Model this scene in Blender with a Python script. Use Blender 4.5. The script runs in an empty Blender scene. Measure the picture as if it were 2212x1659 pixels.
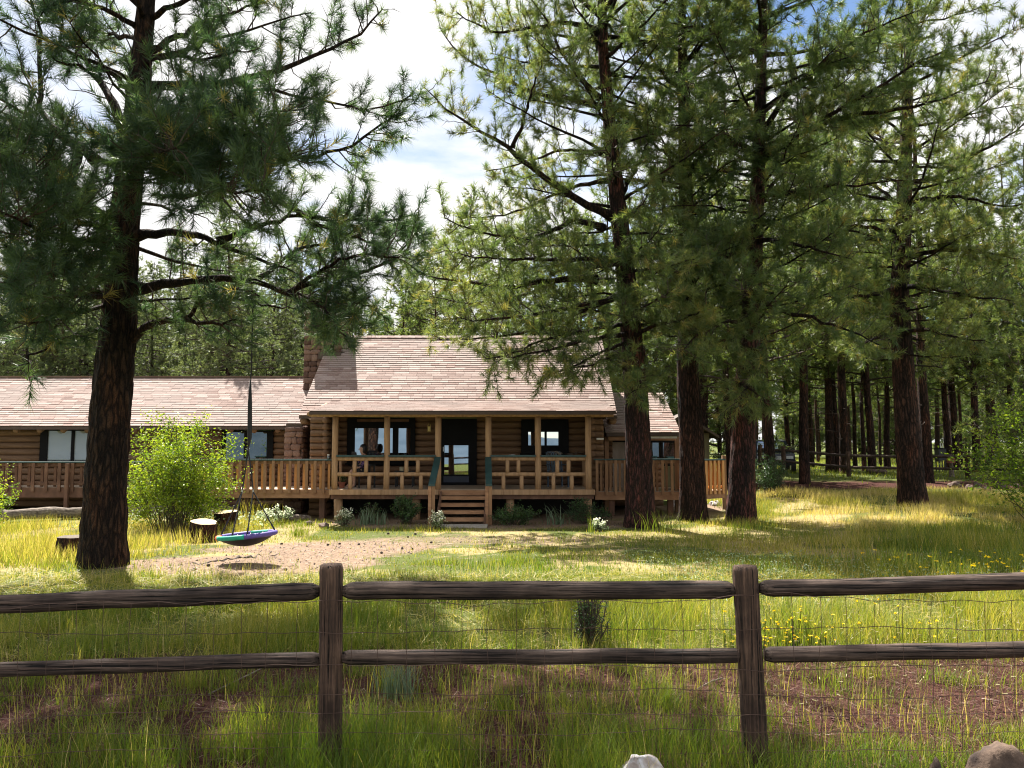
import bpy, math, random
import numpy as np
from mathutils import Vector, Matrix, noise as mnoise

R = math.radians
random.seed(7)
RNG = np.random.default_rng(11)
scene = bpy.context.scene
COL = scene.collection

# ------------------------------------------------------------------ camera
CX, CY, FP = 1106.0, 829.5, 1661.0
EYE = 1.7
PITCH = math.atan(125.5 / FP)
cam_data = bpy.data.cameras.new('camera')
cam = bpy.data.objects.new('camera', cam_data)
COL.objects.link(cam)
cam.location = (0, 0, EYE)
cam.rotation_euler = (R(90) + PITCH, 0, 0)
cam_data.sensor_width = 36
cam_data.lens = 36 * FP / 2212
cam_data.clip_start = 0.1
cam_data.clip_end = 6000
scene.camera = cam

# ------------------------------------------------------------------ world, sun, exposure
SUN_EL, SUN_AZ = R(55), R(28)          # azimuth measured from +Y towards -X
S = Vector((-math.sin(SUN_AZ) * math.cos(SUN_EL), math.cos(SUN_AZ) * math.cos(SUN_EL), math.sin(SUN_EL)))
world = bpy.data.worlds.new('World')
scene.world = world
world.use_nodes = True
nt = world.node_tree
nt.nodes.clear()
out = nt.nodes.new('ShaderNodeOutputWorld')
sky = nt.nodes.new('ShaderNodeTexSky')
sky.sky_type = 'NISHITA'
sky.sun_disc = False
sky.sun_elevation = SUN_EL
sky.sun_rotation = -SUN_AZ
sky.altitude = 2000
sky.air_density = 1.0
sky.dust_density = 0.3
bg1 = nt.nodes.new('ShaderNodeBackground'); bg1.inputs['Strength'].default_value = 0.062
bg2 = nt.nodes.new('ShaderNodeBackground'); bg2.inputs['Strength'].default_value = 0.36
bg2.inputs['Color'].default_value = (1.0, 0.99, 0.98, 1)
tc = nt.nodes.new('ShaderNodeTexCoord')
sep = nt.nodes.new('ShaderNodeSeparateXYZ')
nt.links.new(tc.outputs['Generated'], sep.inputs[0])
addz = nt.nodes.new('ShaderNodeMath'); addz.operation = 'ADD'; addz.inputs[1].default_value = 0.18
mz = nt.nodes.new('ShaderNodeMath'); mz.operation = 'MAXIMUM'; mz.inputs[1].default_value = 0.06
nt.links.new(sep.outputs['Z'], addz.inputs[0]); nt.links.new(addz.outputs[0], mz.inputs[0])
dx = nt.nodes.new('ShaderNodeMath'); dx.operation = 'DIVIDE'
dy = nt.nodes.new('ShaderNodeMath'); dy.operation = 'DIVIDE'
nt.links.new(sep.outputs['X'], dx.inputs[0]); nt.links.new(mz.outputs[0], dx.inputs[1])
nt.links.new(sep.outputs['Y'], dy.inputs[0]); nt.links.new(mz.outputs[0], dy.inputs[1])
comb = nt.nodes.new('ShaderNodeCombineXYZ')
nt.links.new(dx.outputs[0], comb.inputs[0]); nt.links.new(dy.outputs[0], comb.inputs[1])
mapn = nt.nodes.new('ShaderNodeMapping')
mapn.inputs['Location'].default_value = (0.35, 0.1, 0)
nt.links.new(comb.outputs[0], mapn.inputs[0])
cn = nt.nodes.new('ShaderNodeTexNoise')
cn.inputs['Scale'].default_value = 1.25
cn.inputs['Detail'].default_value = 9
cn.inputs['Roughness'].default_value = 0.55
cn.inputs['Distortion'].default_value = 0.25
nt.links.new(mapn.outputs[0], cn.inputs['Vector'])
cr = nt.nodes.new('ShaderNodeValToRGB')
cr.color_ramp.elements[0].position = 0.36
cr.color_ramp.elements[1].position = 0.50
nt.links.new(cn.outputs['Fac'], cr.inputs[0])
mixs = nt.nodes.new('ShaderNodeMixShader')
nt.links.new(sky.outputs[0], bg1.inputs['Color'])
nt.links.new(cr.outputs[0], mixs.inputs[0])
nt.links.new(bg1.outputs[0], mixs.inputs[1])
nt.links.new(bg2.outputs[0], mixs.inputs[2])
nt.links.new(mixs.outputs[0], out.inputs[0])

sun_data = bpy.data.lights.new('sun', 'SUN')
sun_data.energy = 5.0
sun_data.angle = R(0.5)
sun_data.color = (1.0, 0.95, 0.86)
sun = bpy.data.objects.new('sun', sun_data)
COL.objects.link(sun)
sun.rotation_euler = (-S).to_track_quat('-Z', 'Y').to_euler()
sun.location = (-20, 40, 60)

scene.view_settings.view_transform = 'Standard'
scene.view_settings.look = 'None'
scene.view_settings.exposure = 1.72
scene.view_settings.gamma = 1.0
scene.view_settings.use_curve_mapping = False
scene.render.engine = 'CYCLES'
scene.cycles.filter_width = 1.1
scene.cycles.max_bounces = 6
scene.cycles.transparent_max_bounces = 8

# ------------------------------------------------------------------ helpers
_T = math.cos(PITCH), math.sin(PITCH)
def ray(u, v):
    a = (CY - v) / FP
    return np.array([(u - CX) / FP, _T[0] - a * _T[1], _T[1] + a * _T[0]])
def at(u, v, Y):
    """the point of the place that the photograph shows at (u, v), Y metres in front of the camera"""
    d = ray(u, v)
    return np.array([0, 0, EYE]) + d * (Y / d[1])

def sstep(a, b, x):
    t = np.clip((x - a) / (b - a), 0, 1)
    return t * t * (3 - 2 * t)

def vnoise(x, y, seed=0):
    x = np.asarray(x, float); y = np.asarray(y, float)
    xi = np.floor(x); yi = np.floor(y)
    fx = x - xi; fy = y - yi
    fx = fx * fx * (3 - 2 * fx); fy = fy * fy * (3 - 2 * fy)
    def h(a, b):
        n = np.sin(a * 127.1 + b * 311.7 + seed * 74.7) * 43758.5453
        return n - np.floor(n)
    return (h(xi, yi) * (1 - fx) + h(xi + 1, yi) * fx) * (1 - fy) + (h(xi, yi + 1) * (1 - fx) + h(xi + 1, yi + 1) * fx) * fy
def fbm(x, y, seed=0, o=4):
    s = 0; a = 0.5; t = 0
    for i in range(o):
        s = s + a * vnoise(np.asarray(x) * 2 ** i, np.asarray(y) * 2 ** i, seed + i); t += a; a *= 0.5
    return s / t

def gz(x, y):
    x = np.asarray(x, float); y = np.asarray(y, float)
    z = -0.42 * sstep(6, 18, y)
    z = z + 0.24 * sstep(4, 11, x) * sstep(10, 20, y) + 0.33 * sstep(23, 34, y) * sstep(2, 8, x)
    z = z + 0.45 * sstep(26, 45, y) * (1 - sstep(2, 8, x))
    z = z + 0.05 * (fbm(x * 0.35, y * 0.35, 3) - 0.5) * sstep(-3, 4, y)
    near = 1 - sstep(30, 60, np.hypot(x, y))
    z = z + near * 0.05 * (fbm(x * 1.6, y * 1.6, 9, 3) - 0.5)
    z = z - 0.05 * np.clip(-x - 1, 0, 6) * (1 - sstep(4, 9, y)) * 0.5
    z = z - 60 * (1 - np.exp(-np.maximum(0, -18 - y) / 170.0))      # the land falls away behind the camera
    # mounds of earth
    z = z + 0.30 * np.exp(-(((x - 11.6) / 1.3) ** 2 + ((y - 35.5) / 0.9) ** 2) * 0.7) * 1.2
    z = z + 0.28 * np.exp(-(((x - 9.0) / 0.9) ** 2 + ((y - 25.3) / 0.5) ** 2))
    return z
def ground_at(u, v):
    d = ray(u, v)
    lo, hi = 1.0, 120.0
    f = lambda Y: EYE + d[2] / d[1] * Y - float(gz(d[0] / d[1] * Y, Y))
    if f(hi) > 0: return at(u, v, 100.0)
    for _ in range(50):
        m = 0.5 * (lo + hi)
        if f(m) > 0: lo = m
        else: hi = m
    Y = 0.5 * (lo + hi)
    return np.array([d[0] / d[1] * Y, Y, float(gz(d[0] / d[1] * Y, Y))])

def make_mesh(name, verts, faces_list, tint=None, smooth=False):
    """faces_list: int arrays (n, k), k fixed within one array; tint: one float per vertex"""
    me = bpy.data.meshes.new(name)
    verts = np.ascontiguousarray(verts, dtype=np.float32).reshape(-1, 3)
    faces_list = [np.asarray(f, dtype=np.int32) for f in faces_list if len(f)]
    me.vertices.add(len(verts))
    me.vertices.foreach_set('co', verts.ravel())
    nl = sum(f.size for f in faces_list); nf = sum(len(f) for f in faces_list)
    me.loops.add(nl); me.polygons.add(nf)
    me.loops.foreach_set('vertex_index', np.concatenate([f.ravel() for f in faces_list]))
    starts = []; p = 0
    for f in faces_list:
        starts.append(np.arange(len(f), dtype=np.int32) * f.shape[1] + p); p += f.size
    me.polygons.foreach_set('loop_start', np.concatenate(starts))
    me.update(calc_edges=True)
    me.polygons.foreach_set('use_smooth', np.full(nf, bool(smooth)))
    if tint is not None:
        a = me.attributes.new('tint', 'FLOAT', 'POINT')
        a.data.foreach_set('value', np.ascontiguousarray(tint, dtype=np.float32))
    return me

class MB:
    def __init__(s): s.v = []; s.f = {}; s.n = 0; s.t = []
    def add(s, verts, *faces, tint=0.0):
        verts = np.asarray(verts, dtype=np.float64).reshape(-1, 3)
        for f in faces:
            f = np.asarray(f, dtype=np.int64)
            if f.size == 0: continue
            s.f.setdefault(f.shape[1], []).append(f + s.n)
        s.v.append(verts); s.n += len(verts)
        s.t.append(np.full(len(verts), tint) if np.isscalar(tint) else np.asarray(tint))
    def box(s, x0, x1, y0, y1, z0, z1, tint=0.0):
        v = [(x, y, z) for z in (z0, z1) for y in (y0, y1) for x in (x0, x1)]
        s.add(v, [(0, 2, 3, 1), (4, 5, 7, 6), (0, 1, 5, 4), (2, 6, 7, 3), (0, 4, 6, 2), (1, 3, 7, 5)], tint=tint)
        return s
    def hexa(s, p8, tint=0.0):
        s.add(p8, [(0, 3, 2, 1), (4, 5, 6, 7), (0, 1, 5, 4), (1, 2, 6, 5), (2, 3, 7, 6), (3, 0, 4, 7)], tint=tint)
        return s
    def beam(s, p0, p1, w, h, up=(0, 0, 1), tint=0.0):
        p0 = np.array(p0, float); p1 = np.array(p1, float)
        d = p1 - p0; d /= np.linalg.norm(d)
        a = np.cross(d, up); a /= np.linalg.norm(a); b = np.cross(a, d)
        q = [p + a * sx * w / 2 + b * sz * h / 2 for p in (p0, p1) for sx, sz in ((-1, -1), (1, -1), (1, 1), (-1, 1))]
        return s.hexa(q, tint)
    def tube(s, path, radii, sides=8, caps=True, rough=0.0, seed=0, tint=0.0):
        P = np.asarray(path, float); n = len(P)
        rr = np.full(n, radii) if np.isscalar(radii) else np.asarray(radii, float)
        T = np.gradient(P, axis=0); T /= np.linalg.norm(T, axis=1)[:, None] + 1e-12
        ref = np.array([0, 0, 1.0]) if abs(T[0][2]) < 0.8 else np.array([1.0, 0, 0])
        A = np.cross(T, ref); A /= np.linalg.norm(A, axis=1)[:, None] + 1e-12
        B = np.cross(T, A)
        th = np.arange(sides) * 2 * math.pi / sides
        rad = rr[:, None] * np.ones((1, sides))
        if rough:
            rg = np.random.default_rng(abs(int(seed)))
            rad = rad * (1 + rough * (rg.random((n, sides)) - 0.5))
        V = P[:, None, :] + rad[:, :, None] * (np.cos(th)[None, :, None] * A[:, None, :] + np.sin(th)[None, :, None] * B[:, None, :])
        i = np.arange(n - 1)[:, None] * sides; j = np.arange(sides)[None, :]; k = (j + 1) % sides
        F = np.stack([i + j, i + sides + j, i + sides + k, i + k], -1).reshape(-1, 4)
        V = V.reshape(-1, 3)
        fs = [F]
        if caps:
            V = np.vstack([V, P[0], P[-1]])
            c0, c1 = n * sides, n * sides + 1; jj = np.arange(sides); kk = (jj + 1) % sides
            fs.append(np.stack([np.full(sides, c0), jj, kk], -1))
            o = (n - 1) * sides
            fs.append(np.stack([np.full(sides, c1), o + kk, o + jj], -1))
        s.add(V, *fs, tint=tint)
        return s
    def lathe(s, prof, sides=16, c=(0, 0, 0), tint=0.0):
        prof = np.asarray(prof, float); n = len(prof)
        th = np.arange(sides) * 2 * math.pi / sides
        V = np.stack([prof[:, 0:1] * np.cos(th), prof[:, 0:1] * np.sin(th), prof[:, 1:2] * np.ones_like(th)], -1).reshape(-1, 3) + np.array(c)
        i = np.arange(n - 1)[:, None] * sides; j = np.arange(sides)[None, :]; k = (j + 1) % sides
        s.add(V, np.stack([i + j, i + k, i + sides + k, i + sides + j], -1).reshape(-1, 4), tint=tint)
        return s
    def mesh(s, name, smooth=False):
        return make_mesh(name, np.vstack(s.v), [np.vstack(f) for f in s.f.values()], tint=np.concatenate(s.t), smooth=smooth)
    def build(s, name, mat, parent=None, smooth=False, kind=None, loc=None):
        return link(name, s.mesh(name, smooth), mat, parent, kind, loc)

def link(name, me, mat=None, parent=None, kind=None, loc=None, rot=None, scale=None):
    if mat is not None and not me.materials: me.materials.append(mat)
    o = bpy.data.objects.new(name, me)
    COL.objects.link(o)
    if parent is not None: o.parent = parent
    if kind: o['kind'] = kind
    if loc is not None: o.location = tuple(loc)
    if rot is not None: o.rotation_euler = rot
    if scale is not None: o.scale = scale
    return o
def tag(o, label, cat, group=None, kind=None):
    o['label'] = label; o['category'] = cat
    if group: o['group'] = group
    if kind: o['kind'] = kind
    return o
def thing(name, label, cat, loc=(0, 0, 0), rz=0.0, group=None):
    o = bpy.data.objects.new(name, None)
    COL.objects.link(o)
    o.location = tuple(float(c) for c in loc); o.rotation_euler = (0, 0, rz); o.empty_display_size = 0.2
    return tag(o, label, cat, group)
def node_empty(name, parent):
    o = bpy.data.objects.new(name, None); COL.objects.link(o); o.parent = parent; o.empty_display_size = 0.1
    return o
def copy_tree(o, parent=None):
    c = o.copy(); COL.objects.link(c); c.parent = parent
    for ch in [k for k in o.children]: copy_tree(ch, c)
    return c

# ------------------------------------------------------------------ materials
def new_mat(name):
    m = bpy.data.materials.new(name); m.use_nodes = True
    n = m.node_tree; n.nodes.clear()
    o = n.nodes.new('ShaderNodeOutputMaterial')
    return m, n, o
def ramp(n, stops):
    r = n.nodes.new('ShaderNodeValToRGB')
    e = r.color_ramp.elements
    while len(e) < len(stops): e.new(0.5)
    for k, (p, c) in zip(e, stops):
        k.position = p; k.color = (c[0], c[1], c[2], 1)
    return r
def noise_mat(name, stops, scale=(5, 5, 5), rough=0.8, bump=0.3, dist=0.02, detail=6, spec=0.3, use_rand=False, nrough=0.6, big=None):
    """a surface whose colour runs over STOPS along a stretched noise, with matching relief"""
    m, n, o = new_mat(name)
    L = n.links.new
    tc = n.nodes.new('ShaderNodeTexCoord'); mp = n.nodes.new('ShaderNodeMapping')
    mp.inputs['Scale'].default_value = scale
    L(tc.outputs['Object'], mp.inputs[0])
    nz = n.nodes.new('ShaderNodeTexNoise'); nz.inputs['Scale'].default_value = 1.0; nz.inputs['Detail'].default_value = detail
    nz.inputs['Roughness'].default_value = nrough
    L(mp.outputs[0], nz.inputs['Vector'])
    fac = nz.outputs['Fac']
    if use_rand:
        at_ = n.nodes.new('ShaderNodeAttribute'); at_.attribute_name = 'tint'
        oi = n.nodes.new('ShaderNodeObjectInfo')
        a1 = n.nodes.new('ShaderNodeMath'); a1.operation = 'ADD'
        L(at_.outputs['Fac'], a1.inputs[0]); L(oi.outputs['Random'], a1.inputs[1])
        fr = n.nodes.new('ShaderNodeMath'); fr.operation = 'FRACT'; L(a1.outputs[0], fr.inputs[0])
        mx = n.nodes.new('ShaderNodeMath'); mx.operation = 'MULTIPLY_ADD'; mx.inputs[1].default_value = use_rand
        L(fr.outputs[0], mx.inputs[0]); 
        ml = n.nodes.new('ShaderNodeMath'); ml.operation = 'MULTIPLY'; ml.inputs[1].default_value = 1 - use_rand
        L(fac, ml.inputs[0]); L(ml.outputs[0], mx.inputs[2])
        fac = mx.outputs[0]
    r = ramp(n, stops); L(fac, r.inputs[0])
    col = r.outputs[0]
    if big:
        nb = n.nodes.new('ShaderNodeTexNoise'); nb.inputs['Scale'].default_value = big[0]; nb.inputs['Detail'].default_value = 4
        L(tc.outputs['Object'], nb.inputs['Vector'])
        rb = ramp(n, [(0.42, (0, 0, 0)), (0.62, (1, 1, 1))]); L(nb.outputs['Fac'], rb.inputs[0])
        mxc = n.nodes.new('ShaderNodeMixRGB'); mxc.inputs[2].default_value = (*big[1], 1)
        L(rb.outputs[0], mxc.inputs[0]); L(col, mxc.inputs[1]); col = mxc.outputs[0]
    p = n.nodes.new('ShaderNodeBsdfPrincipled')
    p.inputs['Roughness'].default_value = rough
    p.inputs['Specular IOR Level'].default_value = spec
    L(col, p.inputs['Base Color'])
    if bump:
        b = n.nodes.new('ShaderNodeBump'); b.inputs['Strength'].default_value = bump; b.inputs['Distance'].default_value = dist
        L(nz.outputs['Fac'], b.inputs['Height']); L(b.outputs[0], p.inputs['Normal'])
    L(p.outputs[0], o.inputs[0])
    return m
def plain(name, col, rough=0.5, metal=0.0, spec=0.5):
    m, n, o = new_mat(name)
    p = n.nodes.new('ShaderNodeBsdfPrincipled')
    nz = n.nodes.new('ShaderNodeTexNoise'); nz.inputs['Scale'].default_value = 9.0; nz.inputs['Detail'].default_value = 5
    tc = n.nodes.new('ShaderNodeTexCoord'); n.links.new(tc.outputs['Object'], nz.inputs['Vector'])
    r = ramp(n, [(0.3, [c * 0.8 for c in col]), (0.7, [min(1, c * 1.15) for c in col])])
    n.links.new(nz.outputs['Fac'], r.inputs[0]); n.links.new(r.outputs[0], p.inputs['Base Color'])
    p.inputs['Roughness'].default_value = rough; p.inputs['Metallic'].default_value = metal
    p.inputs['Specular IOR Level'].default_value = spec
    n.links.new(p.outputs[0], o.inputs[0])
    return m
def leaf_mat(name, stops, trans=0.35, rough=0.5, tcol=(1.0, 1.0, 0.55), spec=0.4):
    m, n, o = new_mat(name)
    L = n.links.new
    a = n.nodes.new('ShaderNodeAttribute'); a.attribute_name = 'tint'
    r = ramp(n, stops); L(a.outputs['Fac'], r.inputs[0])
    p = n.nodes.new('ShaderNodeBsdfPrincipled'); p.inputs['Roughness'].default_value = rough; p.inputs['Specular IOR Level'].default_value = spec
    L(r.outputs[0], p.inputs['Base Color'])
    t = n.nodes.new('ShaderNodeBsdfTranslucent')
    mc = n.nodes.new('ShaderNodeMixRGB'); mc.blend_type = 'MULTIPLY'; mc.inputs[0].default_value = 1.0
    mc.inputs[2].default_value = (*[c * 1.6 for c in tcol], 1)
    L(r.outputs[0], mc.inputs[1]); L(mc.outputs[0], t.inputs['Color'])
    mx = n.nodes.new('ShaderNodeMixShader'); mx.inputs[0].default_value = trans
    L(p.outputs[0], mx.inputs[1]); L(t.outputs[0], mx.inputs[2]); L(mx.outputs[0], o.inputs[0])
    return m

M = {}
M['log'] = noise_mat('log_stain', [(0.25, (0.10, 0.054, 0.030)), (0.6, (0.195, 0.115, 0.066)), (0.85, (0.28, 0.175, 0.105))], (1.2, 14, 14), 0.7, 0.25, 0.01)
M['post'] = noise_mat('post_stain', [(0.2, (0.20, 0.115, 0.06)), (0.55, (0.41, 0.255, 0.145)), (0.85, (0.54, 0.355, 0.215))], (12, 12, 1.2), 0.7, 0.25, 0.01)
M['board'] = noise_mat('board_stain', [(0.25, (0.20, 0.105, 0.057)), (0.6, (0.37, 0.205, 0.115)), (0.85, (0.47, 0.29, 0.175))], (3, 9, 9), 0.75, 0.25, 0.006)
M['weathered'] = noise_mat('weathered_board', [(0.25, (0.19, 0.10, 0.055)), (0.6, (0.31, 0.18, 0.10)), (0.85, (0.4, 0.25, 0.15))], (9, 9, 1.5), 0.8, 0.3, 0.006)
M['orange_board'] = noise_mat('orange_timber', [(0.25, (0.46, 0.23, 0.09)), (0.6, (0.60, 0.32, 0.13)), (0.85, (0.68, 0.4, 0.19))], (9, 9, 1.5), 0.7, 0.2, 0.006)  # more orange board tone, for back balusters and the angled railing
M['oldboard'] = noise_mat('old_board', [(0.25, (0.08, 0.045, 0.03)), (0.6, (0.17, 0.09, 0.06)), (0.85, (0.26, 0.17, 0.11))], (5, 9, 3), 0.85, 0.3, 0.008)
M['deck'] = noise_mat('deck_floor', [(0.3, (0.36, 0.27, 0.19)), (0.8, (0.56, 0.46, 0.36))], (2, 12, 12), 0.8, 0.2, 0.005)
M['green'] = noise_mat('dark_green_paint', [(0.3, (0.012, 0.04, 0.042)), (0.75, (0.03, 0.085, 0.085))], (4, 4, 4), 0.45, 0.1, 0.004, spec=0.5)
M['black'] = plain('black_trim', (0.006, 0.006, 0.007), 0.6, spec=0.12)
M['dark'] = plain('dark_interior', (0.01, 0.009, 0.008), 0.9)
M['shingle'] = noise_mat('asphalt_shingle', [(0.2, (0.15, 0.09, 0.078)), (0.42, (0.26, 0.175, 0.15)), (0.62, (0.34, 0.255, 0.228)), (0.85, (0.45, 0.355, 0.32))], (30, 30, 30), 0.85, 0.2, 0.003, use_rand=0.42, big=(0.7, (0.26, 0.20, 0.18)))
M['fascia'] = plain('fascia_board', (0.07, 0.045, 0.035), 0.7)
M['stone'] = noise_mat('chimney_stone', [(0.2, (0.06, 0.032, 0.025)), (0.5, (0.15, 0.085, 0.065)), (0.8, (0.27, 0.18, 0.14))], (6, 6, 6), 0.85, 0.5, 0.03, use_rand=0.45)
M['mortar'] = plain('mortar', (0.10, 0.07, 0.055), 0.95)
M['bark'] = None
M['old_end'] = noise_mat('old_cut_wood', [(0.3, (0.05, 0.04, 0.032)), (0.7, (0.17, 0.135, 0.10))], (25, 25, 3), 0.9, 0.3, 0.01)
M['wood_end'] = noise_mat('cut_wood', [(0.3, (0.42, 0.3, 0.17)), (0.7, (0.66, 0.52, 0.34))], (25, 25, 3), 0.85, 0.2, 0.005)
M['rail'] = noise_mat('grey_rail_wood', [(0.22, (0.006, 0.005, 0.005)), (0.47, (0.028, 0.021, 0.02)), (0.64, (0.075, 0.058, 0.054)), (0.8, (0.16, 0.125, 0.11))], (2.2, 55, 55), 0.85, 0.8, 0.012, detail=8)
M['fpost'] = noise_mat('grey_post_wood', [(0.22, (0.008, 0.006, 0.005)), (0.45, (0.045, 0.032, 0.024)), (0.62, (0.11, 0.08, 0.058)), (0.8, (0.22, 0.17, 0.125))], (50, 50, 2.4), 0.85, 0.8, 0.012, detail=8)
M['wire'] = plain('rusty_wire', (0.10, 0.06, 0.045), 0.7, 0.4)
M['rock'] = noise_mat('grey_rock', [(0.3, (0.22, 0.18, 0.16)), (0.6, (0.42, 0.36, 0.33)), (0.85, (0.62, 0.56, 0.54))], (14, 14, 14), 0.9, 0.7, 0.02, big=(16, (0.55, 0.54, 0.56)))
M['lava'] = noise_mat('dark_rock', [(0.3, (0.05, 0.035, 0.03)), (0.7, (0.17, 0.12, 0.10))], (7, 7, 7), 0.95, 0.8, 0.04)
M['brownrock'] = noise_mat('brown_rock', [(0.3, (0.05, 0.033, 0.025)), (0.6, (0.13, 0.088, 0.064)), (0.85, (0.23, 0.17, 0.13))], (14, 14, 14), 0.9, 0.8, 0.02, big=(9, (0.05, 0.035, 0.03)))
M['needle'] = leaf_mat('pine_needles', [(0.0, (0.03, 0.066, 0.042)), (0.5, (0.092, 0.14, 0.05)), (0.85, (0.20, 0.22, 0.08)), (1.0, (0.30, 0.22, 0.07))], 0.48, 0.42, (1.0, 1.0, 0.5), 0.5)
M['needle_far'] = leaf_mat('pine_needles_far', [(0.0, (0.045, 0.08, 0.035)), (0.5, (0.10, 0.145, 0.048)), (0.85, (0.19, 0.21, 0.065)), (1.0, (0.3, 0.26, 0.08))], 0.42, 0.5, (1.0, 1.0, 0.5), 0.4)
M['spruce'] = leaf_mat('spruce_needles', [(0.0, (0.06, 0.09, 0.05)), (0.5, (0.12, 0.155, 0.075)), (1.0, (0.22, 0.25, 0.11))], 0.38, 0.5, (1.0, 1.0, 0.55), 0.4)
M['grass'] = leaf_mat('grass_blades', [(0.0, (0.05, 0.11, 0.014)), (0.35, (0.115, 0.165, 0.02)), (0.6, (0.235, 0.235, 0.04)), (0.8, (0.40, 0.33, 0.09)), (1.0, (0.50, 0.40, 0.22))], 0.42, 0.5, (1.0, 1.0, 0.45), 0.3)
M['leaf'] = leaf_mat('shrub_leaves', [(0.0, (0.05, 0.10, 0.015)), (0.5, (0.15, 0.23, 0.022)), (1.0, (0.30, 0.34, 0.04))], 0.48, 0.45, (1.0, 1.0, 0.4), 0.3)
M['leaf_dark'] = leaf_mat('dark_shrub_leaves', [(0.0, (0.018, 0.045, 0.016)), (0.5, (0.045, 0.10, 0.03)), (1.0, (0.10, 0.17, 0.05))], 0.3, 0.4, (1.0, 1.0, 0.5), 0.5)
M['leaf_pale'] = leaf_mat('pale_shrub_leaves', [(0.0, (0.10, 0.17, 0.06)), (0.5, (0.35, 0.42, 0.26)), (1.0, (0.78, 0.8, 0.7))], 0.3, 0.5, (1.0, 1.0, 0.8), 0.3)
M['flower'] = leaf_mat('yellow_petals', [(0.0, (0.75, 0.5, 0.01)), (1.0, (0.85, 0.68, 0.03))], 0.3, 0.5, (1, 1, 0.5), 0.3)
M['seed'] = leaf_mat('seed_heads', [(0.0, (0.3, 0.28, 0.13)), (1.0, (0.5, 0.46, 0.28))], 0.35, 0.6, (1, 1, 0.8), 0.2)
M['cinder'] = plain('red_cinder', (0.075, 0.032, 0.026), 0.95)
M['litter'] = leaf_mat('litter_straw', [(0.0, (0.06, 0.025, 0.018)), (0.5, (0.15, 0.08, 0.055)), (1.0, (0.40, 0.33, 0.28))], 0.1, 0.8, (1, 1, 1), 0.2)
M['twig'] = noise_mat('twig_bark', [(0.3, (0.03, 0.022, 0.018)), (0.75, (0.09, 0.065, 0.05))], (20, 20, 20), 0.9, 0.3, 0.01)
M['stem'] = plain('shrub_stem', (0.06, 0.045, 0.03), 0.9)
M['skin'] = plain('skin', (0.5, 0.3, 0.22), 0.6)
M['hair'] = plain('dark_hair', (0.012, 0.008, 0.007), 0.5)
M['shirt'] = noise_mat('patterned_shirt', [(0.35, (0.03, 0.02, 0.06)), (0.5, (0.13, 0.06, 0.2)), (0.66, (0.5, 0.4, 0.55))], (28, 28, 28), 0.9, 0.0)
M['cloth'] = plain('dark_cloth', (0.02, 0.02, 0.028), 0.9)
M['white'] = plain('white_paint', (0.7, 0.68, 0.64), 0.6)
M['brass'] = plain('brass', (0.55, 0.4, 0.1), 0.4, 0.5)
M['concrete'] = plain('concrete', (0.36, 0.33, 0.3), 0.9)
M['chair'] = plain('chair_paint', (0.015, 0.016, 0.018), 0.6)
M['bluechair'] = plain('blue_grey_chair', (0.06, 0.09, 0.13), 0.6)
M['terracotta'] = plain('terracotta', (0.3, 0.1, 0.06), 0.8)
M['paper'] = plain('pale_tin', (0.5, 0.45, 0.3), 0.6)
M['car'] = plain('dark_car_paint', (0.012, 0.016, 0.028), 0.2, 0.3)
M['tyre'] = plain('tyre_rubber', (0.012, 0.012, 0.012), 0.85)
M['chrome'] = plain('chrome', (0.6, 0.6, 0.62), 0.2, 1.0)
M['purple'] = plain('purple_foam', (0.09, 0.065, 0.28), 0.6)
M['teal'] = plain('teal_foam', (0.0, 0.30, 0.19), 0.6)
M['orange'] = plain('orange_foam', (0.75, 0.13, 0.02), 0.6)
M['netting'] = plain('black_netting', (0.02, 0.02, 0.025), 0.8)
M['netblue'] = plain('blue_swing_bed', (0.10, 0.08, 0.26), 0.7)
M['rope'] = plain('black_rope', (0.012, 0.012, 0.014), 0.7)
M['steel'] = plain('steel_clip', (0.5, 0.5, 0.52), 0.3, 0.9)
M['curtain'] = noise_mat('grey_curtain', [(0.3, (0.30, 0.32, 0.30)), (0.7, (0.46, 0.48, 0.44))], (18, 18, 2), 0.8, 0.2, 0.01)

def glass_mat(name, tint, refl):
    m, n, o = new_mat(name)
    L = n.links.new
    d = n.nodes.new('ShaderNodeBsdfDiffuse'); d.inputs['Color'].default_value = (*tint, 1)
    g = n.nodes.new('ShaderNodeBsdfGlossy'); g.inputs['Roughness'].default_value = 0.015; g.inputs['Color'].default_value = (0.92, 0.95, 1.0, 1)
    nz = n.nodes.new('ShaderNodeTexNoise'); nz.inputs['Scale'].default_value = 1.1; nz.inputs['Detail'].default_value = 2
    tc = n.nodes.new('ShaderNodeTexCoord'); L(tc.outputs['Object'], nz.inputs['Vector'])
    b = n.nodes.new('ShaderNodeBump'); b.inputs['Strength'].default_value = 0.012; b.inputs['Distance'].default_value = 0.01
    L(nz.outputs['Fac'], b.inputs['Height']); L(b.outputs[0], g.inputs['Normal'])
    mx = n.nodes.new('ShaderNodeMixShader'); mx.inputs[0].default_value = refl
    L(d.outputs[0], mx.inputs[1]); L(g.outputs[0], mx.inputs[2]); L(mx.outputs[0], o.inputs[0])
    return m
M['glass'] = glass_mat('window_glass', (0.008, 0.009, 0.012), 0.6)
M['glass_curtain'] = glass_mat('curtained_glass', (0.33, 0.36, 0.36), 0.12)
M['glass_dim'] = glass_mat('dim_glass', (0.02, 0.025, 0.018), 0.2)

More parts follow.
